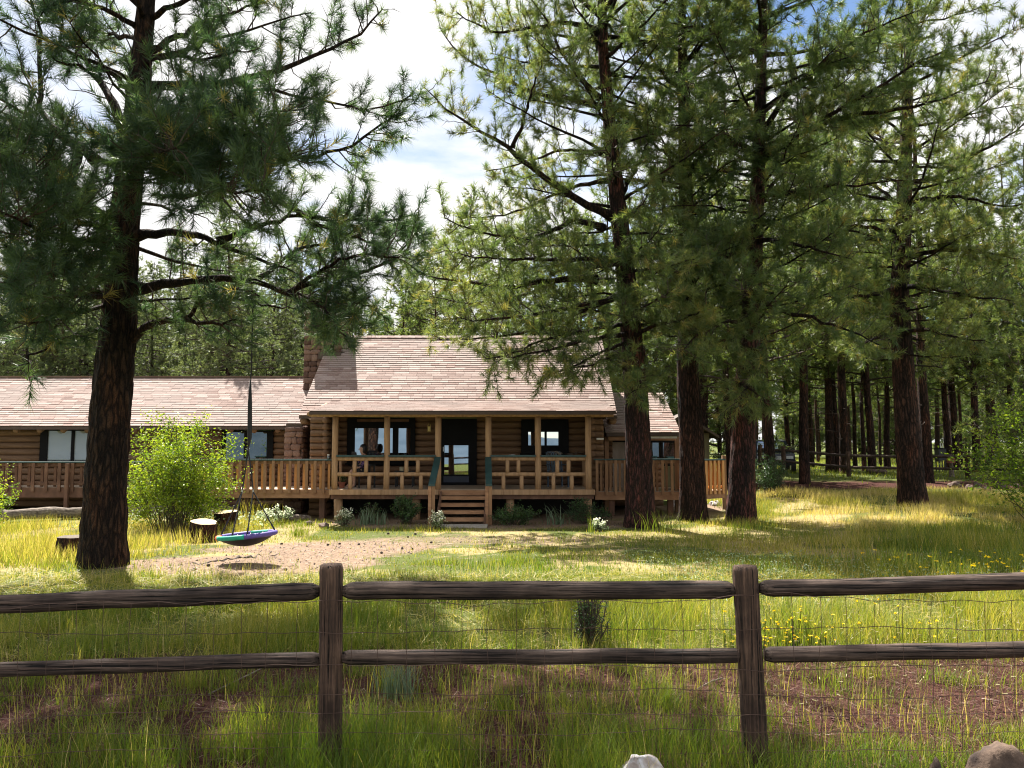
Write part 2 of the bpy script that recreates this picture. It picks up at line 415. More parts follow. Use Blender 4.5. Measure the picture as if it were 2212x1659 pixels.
def bark_mat(name, dark=1.0, red=1.0):
    m, n, o = new_mat(name)
    L = n.links.new
    tc = n.nodes.new('ShaderNodeTexCoord'); mp = n.nodes.new('ShaderNodeMapping')
    mp.inputs['Scale'].default_value = (14, 14, 3.0)
    L(tc.outputs['Object'], mp.inputs[0])
    nz0 = n.nodes.new('ShaderNodeTexNoise'); nz0.inputs['Scale'].default_value = 1.1; nz0.inputs['Detail'].default_value = 5
    L(mp.outputs[0], nz0.inputs['Vector'])
    sub = n.nodes.new('ShaderNodeVectorMath'); sub.operation = 'MULTIPLY_ADD'
    sub.inputs[1].default_value = (1.5, 1.5, 2.2); L(nz0.outputs['Color'], sub.inputs[0]); L(mp.outputs[0], sub.inputs[2])
    vo = n.nodes.new('ShaderNodeTexVoronoi'); vo.feature = 'DISTANCE_TO_EDGE'; vo.inputs['Scale'].default_value = 1.0
    L(sub.outputs[0], vo.inputs['Vector'])
    k = dark
    r = ramp(n, [(0.0, (0.012 * k, 0.009 * k, 0.008 * k)), (0.07, (0.034 * k, 0.021 * k, 0.018 * k)), (0.28, (0.085 * k, 0.046 * k * (2 - red), 0.035 * k)), (0.7, (0.135 * k * red, 0.075 * k, 0.055 * k))])
    L(vo.outputs['Distance'], r.inputs[0])
    nz = n.nodes.new('ShaderNodeTexNoise'); nz.inputs['Scale'].default_value = 60; nz.inputs['Detail'].default_value = 7; nz.inputs['Roughness'].default_value = 0.7
    L(tc.outputs['Object'], nz.inputs['Vector'])
    r2 = ramp(n, [(0.32, (0.35, 0.33, 0.32)), (0.68, (1.5, 1.42, 1.35))]); L(nz.outputs['Fac'], r2.inputs[0])
    mu = n.nodes.new('ShaderNodeMixRGB'); mu.blend_type = 'MULTIPLY'; mu.inputs[0].default_value = 1
    L(r.outputs[0], mu.inputs[1]); L(r2.outputs[0], mu.inputs[2])
    mp2 = n.nodes.new('ShaderNodeMapping'); mp2.inputs['Scale'].default_value = (2.6, 2.6, 0.8); L(tc.outputs['Object'], mp2.inputs[0])
    nb = n.nodes.new('ShaderNodeTexNoise'); nb.inputs['Scale'].default_value = 1.0; nb.inputs['Detail'].default_value = 4; L(mp2.outputs[0], nb.inputs['Vector'])
    r3 = ramp(n, [(0.34, (0.42, 0.46, 0.50)), (0.52, (0.95, 0.92, 0.9)), (0.68, (1.7, 1.3, 1.05))]); L(nb.outputs['Fac'], r3.inputs[0])
    mu2 = n.nodes.new('ShaderNodeMixRGB'); mu2.blend_type = 'MULTIPLY'; mu2.inputs[0].default_value = 1
    L(mu.outputs[0], mu2.inputs[1]); L(r3.outputs[0], mu2.inputs[2])
    p = n.nodes.new('ShaderNodeBsdfPrincipled'); p.inputs['Roughness'].default_value = 0.9; p.inputs['Specular IOR Level'].default_value = 0.2
    L(mu2.outputs[0], p.inputs['Base Color'])
    rv = ramp(n, [(0.0, (0, 0, 0)), (0.22, (1, 1, 1))]); L(vo.outputs['Distance'], rv.inputs[0])
    ad = n.nodes.new('ShaderNodeMath'); ad.operation = 'MULTIPLY_ADD'; ad.inputs[1].default_value = 0.6
    L(nz.outputs['Fac'], ad.inputs[0]); L(rv.outputs[0], ad.inputs[2])
    b = n.nodes.new('ShaderNodeBump'); b.inputs['Strength'].default_value = 1.0; b.inputs['Distance'].default_value = 0.035
    L(ad.outputs[0], b.inputs['Height']); L(b.outputs[0], p.inputs['Normal'])
    L(p.outputs[0], o.inputs[0])
    return m
M['bark'] = bark_mat('pine_bark')
M['bark_dark'] = bark_mat('old_pine_bark', 0.55, 0.85)
M['bark_red'] = bark_mat('red_pine_bark', 1.05, 1.2)

def grey_wood(name, sc, fine, warm=1.0):
    """old round timber: long grain, thin dark checks, knots"""
    m, n, o = new_mat(name)
    L = n.links.new
    tc = n.nodes.new('ShaderNodeTexCoord')
    def nz(scale, det=6, ro=0.6):
        mp = n.nodes.new('ShaderNodeMapping'); mp.inputs['Scale'].default_value = scale; L(tc.outputs['Object'], mp.inputs[0])
        k = n.nodes.new('ShaderNodeTexNoise'); k.inputs['Scale'].default_value = 1; k.inputs['Detail'].default_value = det; k.inputs['Roughness'].default_value = ro
        L(mp.outputs[0], k.inputs['Vector']); return k.outputs['Fac']
    g1 = nz(sc, 8, 0.7); g2 = nz(fine, 3, 0.5); g3 = nz((3, 3, 3), 4)
    c = ramp(n, [(0.3, (0.024, 0.018, 0.015)), (0.5, (0.066 * warm, 0.048, 0.040 / warm)), (0.7, (0.155 * warm, 0.115, 0.095 / warm))]); L(g1, c.inputs[0])
    ck = ramp(n, [(0.36, (0.06, 0.055, 0.05)), (0.43, (1, 1, 1)), (0.7, (1.25, 1.22, 1.2))]); L(g2, ck.inputs[0])
    st = ramp(n, [(0.35, (0.45, 0.42, 0.42)), (0.6, (1.1, 1.05, 1.0))]); L(g3, st.inputs[0])
    def mul(a, b):
        x = n.nodes.new('ShaderNodeMixRGB'); x.blend_type = 'MULTIPLY'; x.inputs[0].default_value = 1; L(a, x.inputs[1]); L(b, x.inputs[2]); return x.outputs[0]
    col = mul(mul(c.outputs[0], ck.outputs[0]), st.outputs[0])
    p = n.nodes.new('ShaderNodeBsdfPrincipled'); p.inputs['Roughness'].default_value = 0.85; p.inputs['Specular IOR Level'].default_value = 0.3
    L(col, p.inputs['Base Color'])
    ad = n.nodes.new('ShaderNodeMath'); ad.operation = 'MULTIPLY_ADD'; ad.inputs[1].default_value = 0.5; L(g1, ad.inputs[0]); L(ck.outputs[0], ad.inputs[2])
    b = n.nodes.new('ShaderNodeBump'); b.inputs['Strength'].default_value = 0.9; b.inputs['Distance'].default_value = 0.006
    L(ad.outputs[0], b.inputs['Height']); L(b.outputs[0], p.inputs['Normal'])
    L(p.outputs[0], o.inputs[0]); return m
M['rail'] = grey_wood('grey_rail_wood', (3.0, 70, 70), (1.6, 95, 95))
M['fpost'] = grey_wood('grey_post_wood', (70, 70, 3.0), (95, 95, 1.6), 1.15)
# ------------------------------------------------------------------ ground
def warp(n, lo, hi, k):
    t = np.linspace(-1, 1, n)
    s = np.sinh(k * t) / np.sinh(k)
    return np.where(s < 0, s * lo, s * hi)
def soil(x, y):
    """what lies on the ground: bare dirt, red-brown needle litter, dry straw (0..1 each)"""
    n1 = fbm(x * 0.8, y * 0.8, 21); n2 = fbm(x * 2.2, y * 2.2, 27)
    def patch(cx, cy, rx, ry):
        d = np.sqrt(((x - cx) / rx) ** 2 + ((y - cy) / ry) ** 2)
        return sstep(1.25, 0.75, d + 0.7 * (n1 - 0.5) + 0.3 * (n2 - 0.5)) if False else 1 - sstep(0.75, 1.25, d + 0.7 * (n1 - 0.5) + 0.3 * (n2 - 0.5))
    dirt = patch(-4.2, 12.3, 1.9, 1.7)
    dirt = np.maximum(dirt, 0.8 * patch(-3.6, 15.2, 2.2, 1.6))
    dirt = np.maximum(dirt, 0.55 * patch(-0.5, 16.8, 2.8, 1.3))
    dirt = np.maximum(dirt, patch(-1.0, 20.6, 5.2, 1.4))
    dirt = np.maximum(dirt, patch(-2, 24, 9, 3.2))
    road = (1 - sstep(1.2, 3.0, np.abs(y - 30.0 - 0.06 * (x - 10)) + 1.5 * (n1 - 0.5))) * sstep(3, 7, x)
    litter = (1 - sstep(5.9, 7.0, y + 1.6 * (n1 - 0.5))) * sstep(0.30, 0.58, n1 * 0.6 + n2 * 0.4 + 0.14)
    litter = litter * sstep(-1.5, 1.0, y)
    litter = np.maximum(litter, road * 0.8)
    litter = np.maximum(litter, 0.6 * (1 - sstep(0.5, 1.8, np.hypot(x - 8.9, y - 25.4))))
    straw = np.maximum(sstep(0.5, 0.62, n1) * sstep(8, 14, y) * (1 - sstep(22, 28, y)), 0.8 * (1 - sstep(1.3, 2.4, np.hypot((x - 4.7) * 0.6, y - 17.2))))
    return dirt, litter, straw, road
gx = warp(180, 2500, 2500, 8.2); gy = warp(210, 2500, 2500, 8.4) + 9
GX, GY = np.meshgrid(gx, gy)
GZ = gz(GX, GY)
nx, ny = len(gx), len(gy)
idx = np.arange(nx * ny).reshape(ny, nx)
gf = np.stack([idx[:-1, :-1], idx[:-1, 1:], idx[1:, 1:], idx[1:, :-1]], -1).reshape(-1, 4)
gme = make_mesh('ground', np.stack([GX, GY, GZ], -1).reshape(-1, 3), [gf], smooth=True)
dirt, litter, straw, road = soil(GX, GY)
for nm, arr in (('dirt', dirt), ('litter', litter), ('straw', straw)):
    a = gme.attributes.new(nm, 'FLOAT', 'POINT'); a.data.foreach_set('value', arr.astype(np.float32).ravel())
def ground_mat():
    m, n, o = new_mat('yard_ground')
    L = n.links.new
    tc = n.nodes.new('ShaderNodeTexCoord')
    def nz(sc, det=8, ro=0.6):
        k = n.nodes.new('ShaderNodeTexNoise'); k.inputs['Scale'].default_value = sc; k.inputs['Detail'].default_value = det; k.inputs['Roughness'].default_value = ro
        L(tc.outputs['Object'], k.inputs['Vector']); return k
    fine = nz(26, 8, 0.7); mid = nz(2.3, 6)
    green = ramp(n, [(0.3, (0.035, 0.05, 0.014)), (0.55, (0.10, 0.12, 0.03)), (0.75, (0.2, 0.17, 0.07))]); L(fine.outputs['Fac'], green.inputs[0])
    dirtc = ramp(n, [(0.3, (0.13, 0.085, 0.06)), (0.55, (0.26, 0.185, 0.13)), (0.75, (0.38, 0.295, 0.22))]); L(fine.outputs['Fac'], dirtc.inputs[0])
    lit = ramp(n, [(0.3, (0.014, 0.007, 0.006)), (0.52, (0.058, 0.022, 0.017)), (0.74, (0.13, 0.062, 0.05)), (0.86, (0.26, 0.2, 0.18))]); L(fine.outputs['Fac'], lit.inputs[0])
    strawc = ramp(n, [(0.3, (0.17, 0.13, 0.05)), (0.7, (0.42, 0.34, 0.17))]); L(fine.outputs['Fac'], strawc.inputs[0])
    def mix(a, b, attr, w):
        t = n.nodes.new('ShaderNodeAttribute'); t.attribute_name = attr
        ad = n.nodes.new('ShaderNodeMath'); ad.operation = 'MULTIPLY_ADD'; ad.inputs[1].default_value = 0.7; ad.inputs[2].default_value = -0.35
        L(mid.outputs['Fac'], ad.inputs[0])
        s = n.nodes.new('ShaderNodeMath'); s.operation = 'ADD'; L(t.outputs['Fac'], s.inputs[0]); L(ad.outputs[0], s.inputs[1])
        r = ramp(n, [(0.3, (0, 0, 0)), (0.7, (1, 1, 1))]); L(s.outputs[0], r.inputs[0])
        x = n.nodes.new('ShaderNodeMixRGB'); L(r.outputs[0], x.inputs[0]); L(a, x.inputs[1]); L(b, x.inputs[2]); return x.outputs[0]
    c = mix(green.outputs[0], strawc.outputs[0], 'straw', 1)
    c = mix(c, dirtc.outputs[0], 'dirt', 1)
    c = mix(c, lit.outputs[0], 'litter', 1)
    p = n.nodes.new('ShaderNodeBsdfPrincipled'); p.inputs['Roughness'].default_value = 0.95; p.inputs['Specular IOR Level'].default_value = 0.1
    L(c, p.inputs['Base Color'])
    b = n.nodes.new('ShaderNodeBump'); b.inputs['Strength'].default_value = 0.8; b.inputs['Distance'].default_value = 0.04
    L(fine.outputs['Fac'], b.inputs['Height']); L(b.outputs[0], p.inputs['Normal'])
    L(p.outputs[0], o.inputs[0]); return m
ground = link('ground', gme, ground_mat(), kind='structure')

# a far ridge behind the camera, the one that the window panes mirror
mx_ = np.linspace(-3000, 3000, 240); my_ = np.linspace(0, 1, 12)
MX, MY = np.meshgrid(mx_, my_)
prof = 62 + 75 * np.exp(-((MX + 430) / 330) ** 2) + 40 * np.exp(-((MX - 900) / 500) ** 2) + 60 * np.exp(-((MX + 1700) / 600) ** 2) + 7 + 12 * (fbm(MX * 0.006, MX * 0 + 3.3, 4) - 0.5)
MZ = prof * np.sin(np.clip(MY, 0, 1) * math.pi) * (0.85 + 0.3 * fbm(MX * 0.01, MY * 6, 8)) * 1.0 - 61
ii = np.arange(MX.size).reshape(MX.shape)
mf = np.stack([ii[:-1, :-1], ii[:-1, 1:], ii[1:, 1:], ii[1:, :-1]], -1).reshape(-1, 4)
link('hills', make_mesh('hills', np.stack([MX, -2300 + MY * 700, MZ], -1).reshape(-1, 3), [mf], smooth=True),
     noise_mat('hazy_forest_hill', [(0.3, (0.035, 0.06, 0.085)), (0.7, (0.07, 0.10, 0.13))], (0.02, 0.02, 0.02), 0.95, 0), kind='structure')  # bluish base colour stands in for the haze over the forest

# ------------------------------------------------------------------ the cabin
YW = 23.2                  # porch back wall
YP = 21.0                  # porch front
FLOOR = 0.42
cabin = thing('log_cabin', 'brown log cabin with pinkish shingle roofs, covered front porch and low side wings', 'house', (0, 0, 0))
px = lambda u, Y: float(at(u, 900, Y)[0])
pz = lambda v, Y: float(at(1106, v, Y)[2])

LOGMESH = {}
def log_piece(name, p0, p1, r, mat, parent, sides=12, rough=0.05, seed=0, n=5, smooth=True):
    p0 = np.array(p0, float); p1 = np.array(p1, float)
    path = np.linspace(p0, p1, n)
    rg = np.random.default_rng(abs(int(seed)) + 5)
    path = path + rg.normal(0, r * 0.03, path.shape)
    rad = r * (1 + rg.normal(0, 0.025, n))
    mb = MB(); mb.tube(path - p0, rad, sides, True, rough, seed)
    return mb.build(name, mat, parent, smooth, loc=p0)

seed_c = [0]
def log_wall(x0, x1, y, z0, z1, parent, holes=(), course=0.19):
    """courses of round logs from x0 to x1, cut out round the openings (xa, xb, za, zb)"""
    w = node_empty('wall', parent)
    z = z0 + course / 2
    while z < z1:
        xs = [(x0, x1)]
        for xa, xb, za, zb in holes:
            if za - 0.02 < z < zb + 0.02:
                nxt = []
                for a, b in xs:
                    if xb <= a or xa >= b: nxt.append((a, b)); continue
                    if xa > a: nxt.append((a, xa))
                    if xb < b: nxt.append((xb, b))
                xs = nxt
        for a, b in xs:
            if b - a > 0.06:
                seed_c[0] += 1
                log_piece('log', (a, y, z), (b, y, z), course * 0.53, M['log'], w, seed=seed_c[0])
        z += course
    return w

def window(parent, x0, x1, z0, z1, y, panes, glass='glass', fr=0.09):
    """a window in a wall plane at y: frame bars and panes; panes = [(xa, xb, za, zb)]"""
    w = node_empty('window', parent)
    xs = sorted(panes)
    mb = MB()
    mb.box(x0, xs[0][0], y - 0.03, y + 0.06, z0, z1)
    mb.box(xs[-1][1], x1, y - 0.03, y + 0.06, z0, z1)
    for p, q in zip(xs[:-1], xs[1:]): mb.box(p[1], q[0], y - 0.03, y + 0.06, z0, z1)
    for p in xs:
        if p[2] - z0 > 0.005: mb.box(p[0], p[1], y - 0.028, y + 0.058, z0, p[2])
        if z1 - p[3] > 0.005: mb.box(p[0], p[1], y - 0.028, y + 0.058, p[3], z1)
    mb.build('frame', M['black'], w)
    for k, p in enumerate(xs):
        g = glass if isinstance(glass, str) else glass[k]
        MB().box(p[0], p[1], y + 0.012, y + 0.022, p[2], p[3]).build('pane', M[g], w)
    MB().box(x0 - 0.04, x1 + 0.04, y - 0.07, y + 0.05, z0 - 0.05, z0 - 0.004).build('sill', M['black'], w)
    return w

# -- main block: walls
XL, XR = px(672, 22.4), px(1303, 22.6)
win1 = (px(751, YW), px(897, YW), pz(1000, YW), pz(903, YW))
win2 = (px(1126, YW), px(1228, YW), pz(979, YW), pz(906, YW))
door = (px(954, YW), px(1030, YW), FLOOR, pz(905, YW))
log_wall(px(707, 22.4) - 0.1, px(1283, 22.6), YW + 0.1, FLOOR, 2.95, cabin, [win1, win2, door])
# end walls, standing forward of the porch's back wall
wl = log_wall(XL, px(703, 22.4), 22.42, -0.42, 2.5, cabin)
for k in range(15):
    z = -0.42 + 0.19 * (k + 0.5)
    seed_c[0] += 1
    log_piece('log_end', (px(703, 22.3), 22.30, z), (px(703, 22.3), 23.2, z), 0.098, M['log'], wl, seed=seed_c[0], n=3)
wr = log_wall(px(1279, 22.5), XR, 22.6, FLOOR - 0.3, 2.5, cabin)
for k in range(13):
    z = FLOOR - 0.3 + 0.19 * (k + 0.5)
    seed_c[0] += 1
    log_piece('log_end', (px(1279, 22.5), 22.46, z), (px(1279, 22.5), 23.2, z), 0.098, M['log'], wr, seed=seed_c[0], n=3)
# the rooms behind: dark mass so no light leaks through
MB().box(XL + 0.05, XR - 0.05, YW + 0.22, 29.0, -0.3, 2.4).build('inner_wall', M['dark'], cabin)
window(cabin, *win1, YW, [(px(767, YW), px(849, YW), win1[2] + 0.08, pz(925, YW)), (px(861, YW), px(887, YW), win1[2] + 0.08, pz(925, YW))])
window(cabin, *win2, YW, [(px(1141, YW), px(1176, YW), pz(962, YW), pz(933, YW)), (px(1181, YW), px(1206, YW), pz(962, YW), pz(933, YW))])
# valance over the large window
MB().box(px(772, YW), px(884, YW), YW - 0.05, YW - 0.035, pz(911, YW), pz(905.5, YW)).build('valance', M['oldboard'], cabin)
# door
dn = node_empty('door', cabin)
mb = MB(); d0, d1, dz0, dz1 = door
a0, a1, b0, b1 = px(960.5, YW), px(1012, YW), pz(1025, YW), pz(962, YW)
mb.box(d0, a0, YW - 0.02, YW + 0.06, dz0, dz1); mb.box(a1, d1, YW - 0.02, YW + 0.06, dz0, dz1)
mb.box(a0, a1, YW - 0.018, YW + 0.058, dz0, b0); mb.box(a0, a1, YW - 0.018, YW + 0.058, b1, dz1)
mb.build('door_frame', M['black'], dn)
MB().box(a0, a1, YW + 0.012, YW + 0.02, b0, b1).build('pane', M['glass'], dn)
MB().box(a0 - 0.02, a1 + 0.02, YW - 0.035, YW - 0.022, FLOOR + 0.08, b0 - 0.05).build('kick_panel', plain('navy_panel', (0.016, 0.022, 0.05), 0.4), dn)
MB().tube([(a0 - 0.03, YW - 0.06, 1.42), (a0 - 0.03, YW - 0.06, 1.56)], 0.012, 8).build('handle', M['steel'], dn)

# -- porch
pf0, pf1 = px(716, YP), px(1283, YP)
porch = node_empty('porch', cabin)
zf1, zf2, zf3 = pz(1057, YP), pz(1068, YP), pz(1078, YP)
stx0, stx1 = px(949, YP), px(1057, YP)
MB().box(pf0 + 0.02, pf1 - 0.02, YP - 0.04, YW + 0.05, FLOOR - 0.04, FLOOR).build('porch_floor', M['deck'], porch)
for xa, xb in ((pf0, stx0), (stx1, pf1)):
    MB().box(xa, xb, YP - 0.12, YP - 0.06, zf2, zf1).build('trim_board', M['post'], porch)
    MB().box(xa + 0.02, xb - 0.02, YP - 0.02, YP + 0.06, zf3, zf2 - 0.004).build('floor_beam', M['oldboard'], porch)
MB().box(stx0 + 0.004, stx1 - 0.004, YP - 0.10, YP - 0.05, zf2 - 0.02, zf1 - 0.02).build('trim_board', M['board'], porch)
for u in (734, 901, 1102, 1268):
    x = px(u, YP + 0.25); g = float(gz(x, YP + 0.25))
    log_piece('foundation_post', (x, YP + 0.25, g - 0.1), (x, YP + 0.25, zf3 + 0.02), 0.115, M['post'], porch, 16, seed=u)
# near-black sheet under the porch: the void's shade put into its colour
MB().box(pf0, pf1, YW - 0.05, YW, -0.6, FLOOR - 0.05).build('shade_sheet', M['dark'], porch)
posts_u = [725, 836.5, 947, 1055, 1162, 1270]
ztop = pz(902, YP)
for u in posts_u:
    x = px(u, YP)
    zb = FLOOR
    log_piece('porch_post', (x, YP, zb), (x, YP, ztop + 0.02), 0.083, M['post'], porch, 16, seed=u * 3)
zbm = (pz(889, YP) + pz(902, YP)) / 2
log_piece('beam', (px(668, YP) , YP, zbm + 0.015), (px(1325, YP), YP, zbm + 0.015), 0.085, M['post'], porch, 14, seed=77, n=16)
for k in range(14):
    x = px(667 + 49.6 * k, YP - 0.3)
    zr = lambda y: pz(887.5, 20.4) + (y - 20.4) * 0.172 - 0.125
    log_piece('rafter', (x, YP - 0.33, zr(YP - 0.33)), (x, 22.7, zr(22.7)), 0.058, M['post'], porch, 10, seed=k + 300, n=3)
def railing_bay(xa, xb, name='railing'):
    r = node_empty(name, porch)
    zt, zm = pz(991, YP), pz(1024.5, YP)
    MB().box(xa - 0.01, xb + 0.01, YP - 0.13, YP + 0.10, zt + 0.058, zt + 0.10).build('cap', M['green'], r)
    log_piece('rail', (xa, YP, zt), (xb, YP, zt), 0.056, M['post'], r, 12, seed=xa * 50 + 3000)
    log_piece('rail', (xa, YP, zm), (xb, YP, zm), 0.056, M['post'], r, 12, seed=xa * 51 + 4000)
    for f in (0.37, 0.62):
        x = xa + (xb - xa) * f
        log_piece('spindle', (x, YP, zm + 0.03), (x, YP, zt - 0.03), 0.056, M['post'], r, 10, seed=x * 40 + 5000, n=3)
    for f in (0.28, 0.69):
        x = xa + (xb - xa) * f
        log_piece('spindle', (x, YP, FLOOR - 0.02), (x, YP, zm - 0.03), 0.056, M['post'], r, 10, seed=x * 41 + 6000, n=3)
PX = [px(u, YP) for u in posts_u]
for a, b in ((0, 1), (1, 2), (3, 4), (4, 5)): railing_bay(PX[a] + 0.075, PX[b] - 0.075)
# side railing returns on the right end of the porch
for k in range(4):
    y = 21.4 + 0.4 * k
    log_piece('spindle', (PX[5] + 0.02, y, FLOOR), (PX[5] + 0.02, y, 1.2), 0.04, M['post'], porch, 8, seed=k + 900, n=3)
log_piece('spindle', (px(738, 22), 22.0, FLOOR), (px(738, 22), 22.0, 1.2), 0.04, M['post'], porch, 8, seed=910, n=3)

# -- front steps
st = node_empty('front_steps', cabin)
g0 = float(gz((stx0 + stx1) / 2, 20.1))
sx0, sx1 = stx0 + 0.10, stx1 - 0.10
rise = (FLOOR - g0 - 0.03) / 5
for k in range(4):
    z = FLOOR - rise * (k + 1); y = YP - 0.12 - 0.26 * k
    MB().box(sx0, sx1, y - 0.27, y, z - 0.085, z).build('tread', M['board'], st)
for x in (sx0 - 0.05, sx1):
    MB().hexa([(x, YP - 0.05, FLOOR - 0.28), (x + 0.05, YP - 0.05, FLOOR - 0.28), (x + 0.05, YP - 1.25, g0 - 0.05), (x, YP - 1.25, g0 - 0.05),
               (x, YP - 0.05, FLOOR - 0.02), (x + 0.05, YP - 0.05, FLOOR - 0.02), (x + 0.05, YP - 1.25, g0 + 0.24), (x, YP - 1.25, g0 + 0.24)]).build('stringer', M['oldboard'], st)
for s_, x in ((-1, PX[2]), (1, PX[3])):
    ytop, ybot = YP - 0.10, YP - 1.15
    zt, zb_ = 1.30, 0.62
    MB().hexa([(x - 0.085, ytop, zt - 0.05), (x + 0.085, ytop, zt - 0.05), (x + 0.085 + s_ * 0.05, ybot, zb_ - 0.05), (x - 0.085 + s_ * 0.05, ybot, zb_ - 0.05),
               (x - 0.085, ytop, zt), (x + 0.085, ytop, zt), (x + 0.085 + s_ * 0.05, ybot, zb_), (x - 0.085 + s_ * 0.05, ybot, zb_)]).build('handrail', M['green'], st)
    xb = x + s_ * 0.05
    g1 = float(gz(xb, ybot + 0.05))
    MB().box(xb - 0.09, xb - 0.005, ybot + 0.02, ybot + 0.11, g1 - 0.05, zb_ - 0.03).build('newel_post', M['board'], st)
    MB().box(xb + 0.005, xb + 0.08, ybot + 0.04, ybot + 0.09, g1 - 0.05, zb_ - 0.03).build('newel_post', M['weathered'], st)
pad = MB().box(sx0 - 0.05, sx1 + 0.1, YP - 1.75, YP - 1.2, g0 - 0.1, g0 + 0.05).build('step_pad', M['concrete'])
tag(pad, 'pale concrete pad on the ground at the foot of the cabin steps', 'paving slab')

# -- roofs: shingles laid in courses
def shingle_mesh(w, l, t):
    mb = MB()
    # local frame: x across, y up the slope, z outward; butt end at y=0 is thick
    mb.hexa([(-w / 2, 0, 0), (w / 2, 0, 0), (w / 2, l, 0), (-w / 2, l, 0), (-w / 2, 0, t), (w / 2, 0, t), (w / 2, l, t * 0.15), (-w / 2, l, t * 0.15)])
    return mb
SH_W = [0.26, 0.36, 0.48]
SH_ME = [None, None, None]
def roof_plane(parent, eave_l, eave_r, up, length, exposure, single_rows=(), thick=0.024, skip=None, under=0.05, label=None):
    """eave_l, eave_r: the two ends of the lower edge; up: unit vector up the slope; length along the slope"""
    el, er, up = (np.array(k, float) for k in (eave_l, eave_r, up))
    ex = er - el; W = np.linalg.norm(ex); ex /= W
    nrm = np.cross(ex, up); nrm /= np.linalg.norm(nrm)
    rf = node_empty('roof', parent)
    # deck board under the shingles
    q = [el, er, er + up * length, el + up * length]
    MB().hexa([p - nrm * under for p in q] + [p - nrm * 0.003 for p in q]).build('roof_deck', M['fascia'], rf)
    rest = MB()
    n_rows = int(length / exposure)
    rot = Matrix((ex, up, nrm)).transposed().to_euler()
    rr = random.Random(len(bpy.data.objects))
    for k in range(n_rows):
        x = -rr.random() * 0.2
        sag = 0.004 * math.sin(k * 1.7)
        while x < W:
            i = rr.randrange(3); w = SH_W[i]
            xa, xb = max(0, x), min(W, x + w - 0.006)
            x += w
            if xb - xa < 0.04: continue
            c = el + ex * ((xa + xb) / 2) + up * (k * exposure - 0.02 + sag + rr.uniform(-.001, .001)) + nrm * rr.uniform(0.0, 0.002)
            if skip and skip(c): continue
            if k in single_rows and xb - xa > w - 0.02:
                if SH_ME[i] is None:
                    SH_ME[i] = shingle_mesh(w - 0.006, 0.2, 0.024).mesh('shingle')
                o = link('shingle', SH_ME[i], M['shingle'], rf, loc=c, rot=rot)
            else:
                t = thick * rr.uniform(0.85, 1.15); w2 = xb - xa; l = exposure * 1.55
                P = [c + ex * sx * w2 / 2 + up * ly + nrm * z for sx, ly, z in
                     ((-1, 0, 0), (1, 0, 0), (1, l, 0), (-1, l, 0), (-1, 0, t), (1, 0, t), (1, l, t * 0.12), (-1, l, t * 0.12))]
                rest.hexa(P, tint=rr.random())
    rest.build('shingles', M['shingle'], rf, kind='stuff')
    return rf
YE, ZE, TAN = 22.4, 2.48, 0.75
YR = 26.15; ZR = ZE + TAN * (YR - YE)
upm = np.array([0, 1, TAN]); upm /= np.linalg.norm(upm)
LM = math.hypot(YR - YE, ZR - ZE)
MXL, MXR = -6.2, 3.06
chim = (-6.86, -5.68, 25.2, 26.4)
roof_plane(cabin, (MXL, YE, ZE), (MXR, YE, ZE), upm, LM, 0.127, range(7, 21),
           skip=lambda c: c[0] < chim[1] and c[1] > chim[2] - 0.1)
# back slope, ridge cap
upb = np.array([0, -1, TAN]); upb /= np.linalg.norm(upb)
roof_plane(cabin, (MXR, 2 * YR - YE, ZE), (MXL, 2 * YR - YE, ZE), upb, LM - 0.05, 0.25)
rc = MB(); x = chim[1] + 0.02
while x < MXR:
    rc.hexa([(x, YR - 0.14, ZR - 0.07), (x + 0.24, YR - 0.14, ZR - 0.07), (x + 0.24, YR, ZR + 0.015), (x, YR, ZR + 0.015),
             (x, YR - 0.14, ZR - 0.035), (x + 0.24, YR - 0.14, ZR - 0.045), (x + 0.24, YR, ZR + 0.045), (x, YR, ZR + 0.055)], tint=random.random())
    x += 0.235
rc.build('ridge_shingles', M['shingle'], cabin, kind='stuff')
# porch roof
YEP, ZEP = 20.4, pz(887.5, 20.4)
YB = 22.93; ZB = ZE + TAN * (YB - YE) + 0.03
upp = np.array([0, YB - YEP, ZB - ZEP]); LP = np.linalg.norm(upp); upp /= LP
PXL, PXR = px(668, YEP), px(1331, YEP)
roof_plane(cabin, (PXL, YEP, ZEP), (PXR, YEP, ZEP), upp, LP, 0.127, (), thick=0.012)
MB().box(PXL, PXR, YEP - 0.02, YEP + 0.015, ZEP - 0.10, ZEP - 0.022).build('fascia', M['fascia'], cabin)
for xa, xb in ((MXL, PXL - 0.01), (PXR + 0.01, MXR)):
    if xb > xa: MB().box(xa, xb, YE - 0.02, YE + 0.015, ZE - 0.10, ZE - 0.022).build('fascia', M['fascia'], cabin)
# gables
for x in (MXL + 0.35, MXR - 0.35):
    mb = MB()
    mb.add([(x, YE + 0.3, ZE - 0.1), (x, YR, ZR - 0.12), (x, 2 * YR - YE - 0.3, ZE - 0.1), (x + 0.06, YE + 0.3, ZE - 0.1), (x + 0.06, YR, ZR - 0.12), (x + 0.06, 2 * YR - YE - 0.3, ZE - 0.1)],
           [(0, 1, 2), (3, 5, 4)], [(0, 3, 4, 1), (1, 4, 5, 2), (0, 2, 5, 3)])
    mb.build('gable', M['log'], cabin)
# plate log ends below the main eave
for x in (MXL + 0.12, MXR - 0.1):
    log_piece('plate_log', (x, YE + 0.02, ZE - 0.16), (x, YE + 1.0, ZE - 0.16), 0.10, M['log'], cabin, 12, seed=int(x * 10) + 400, n=3)

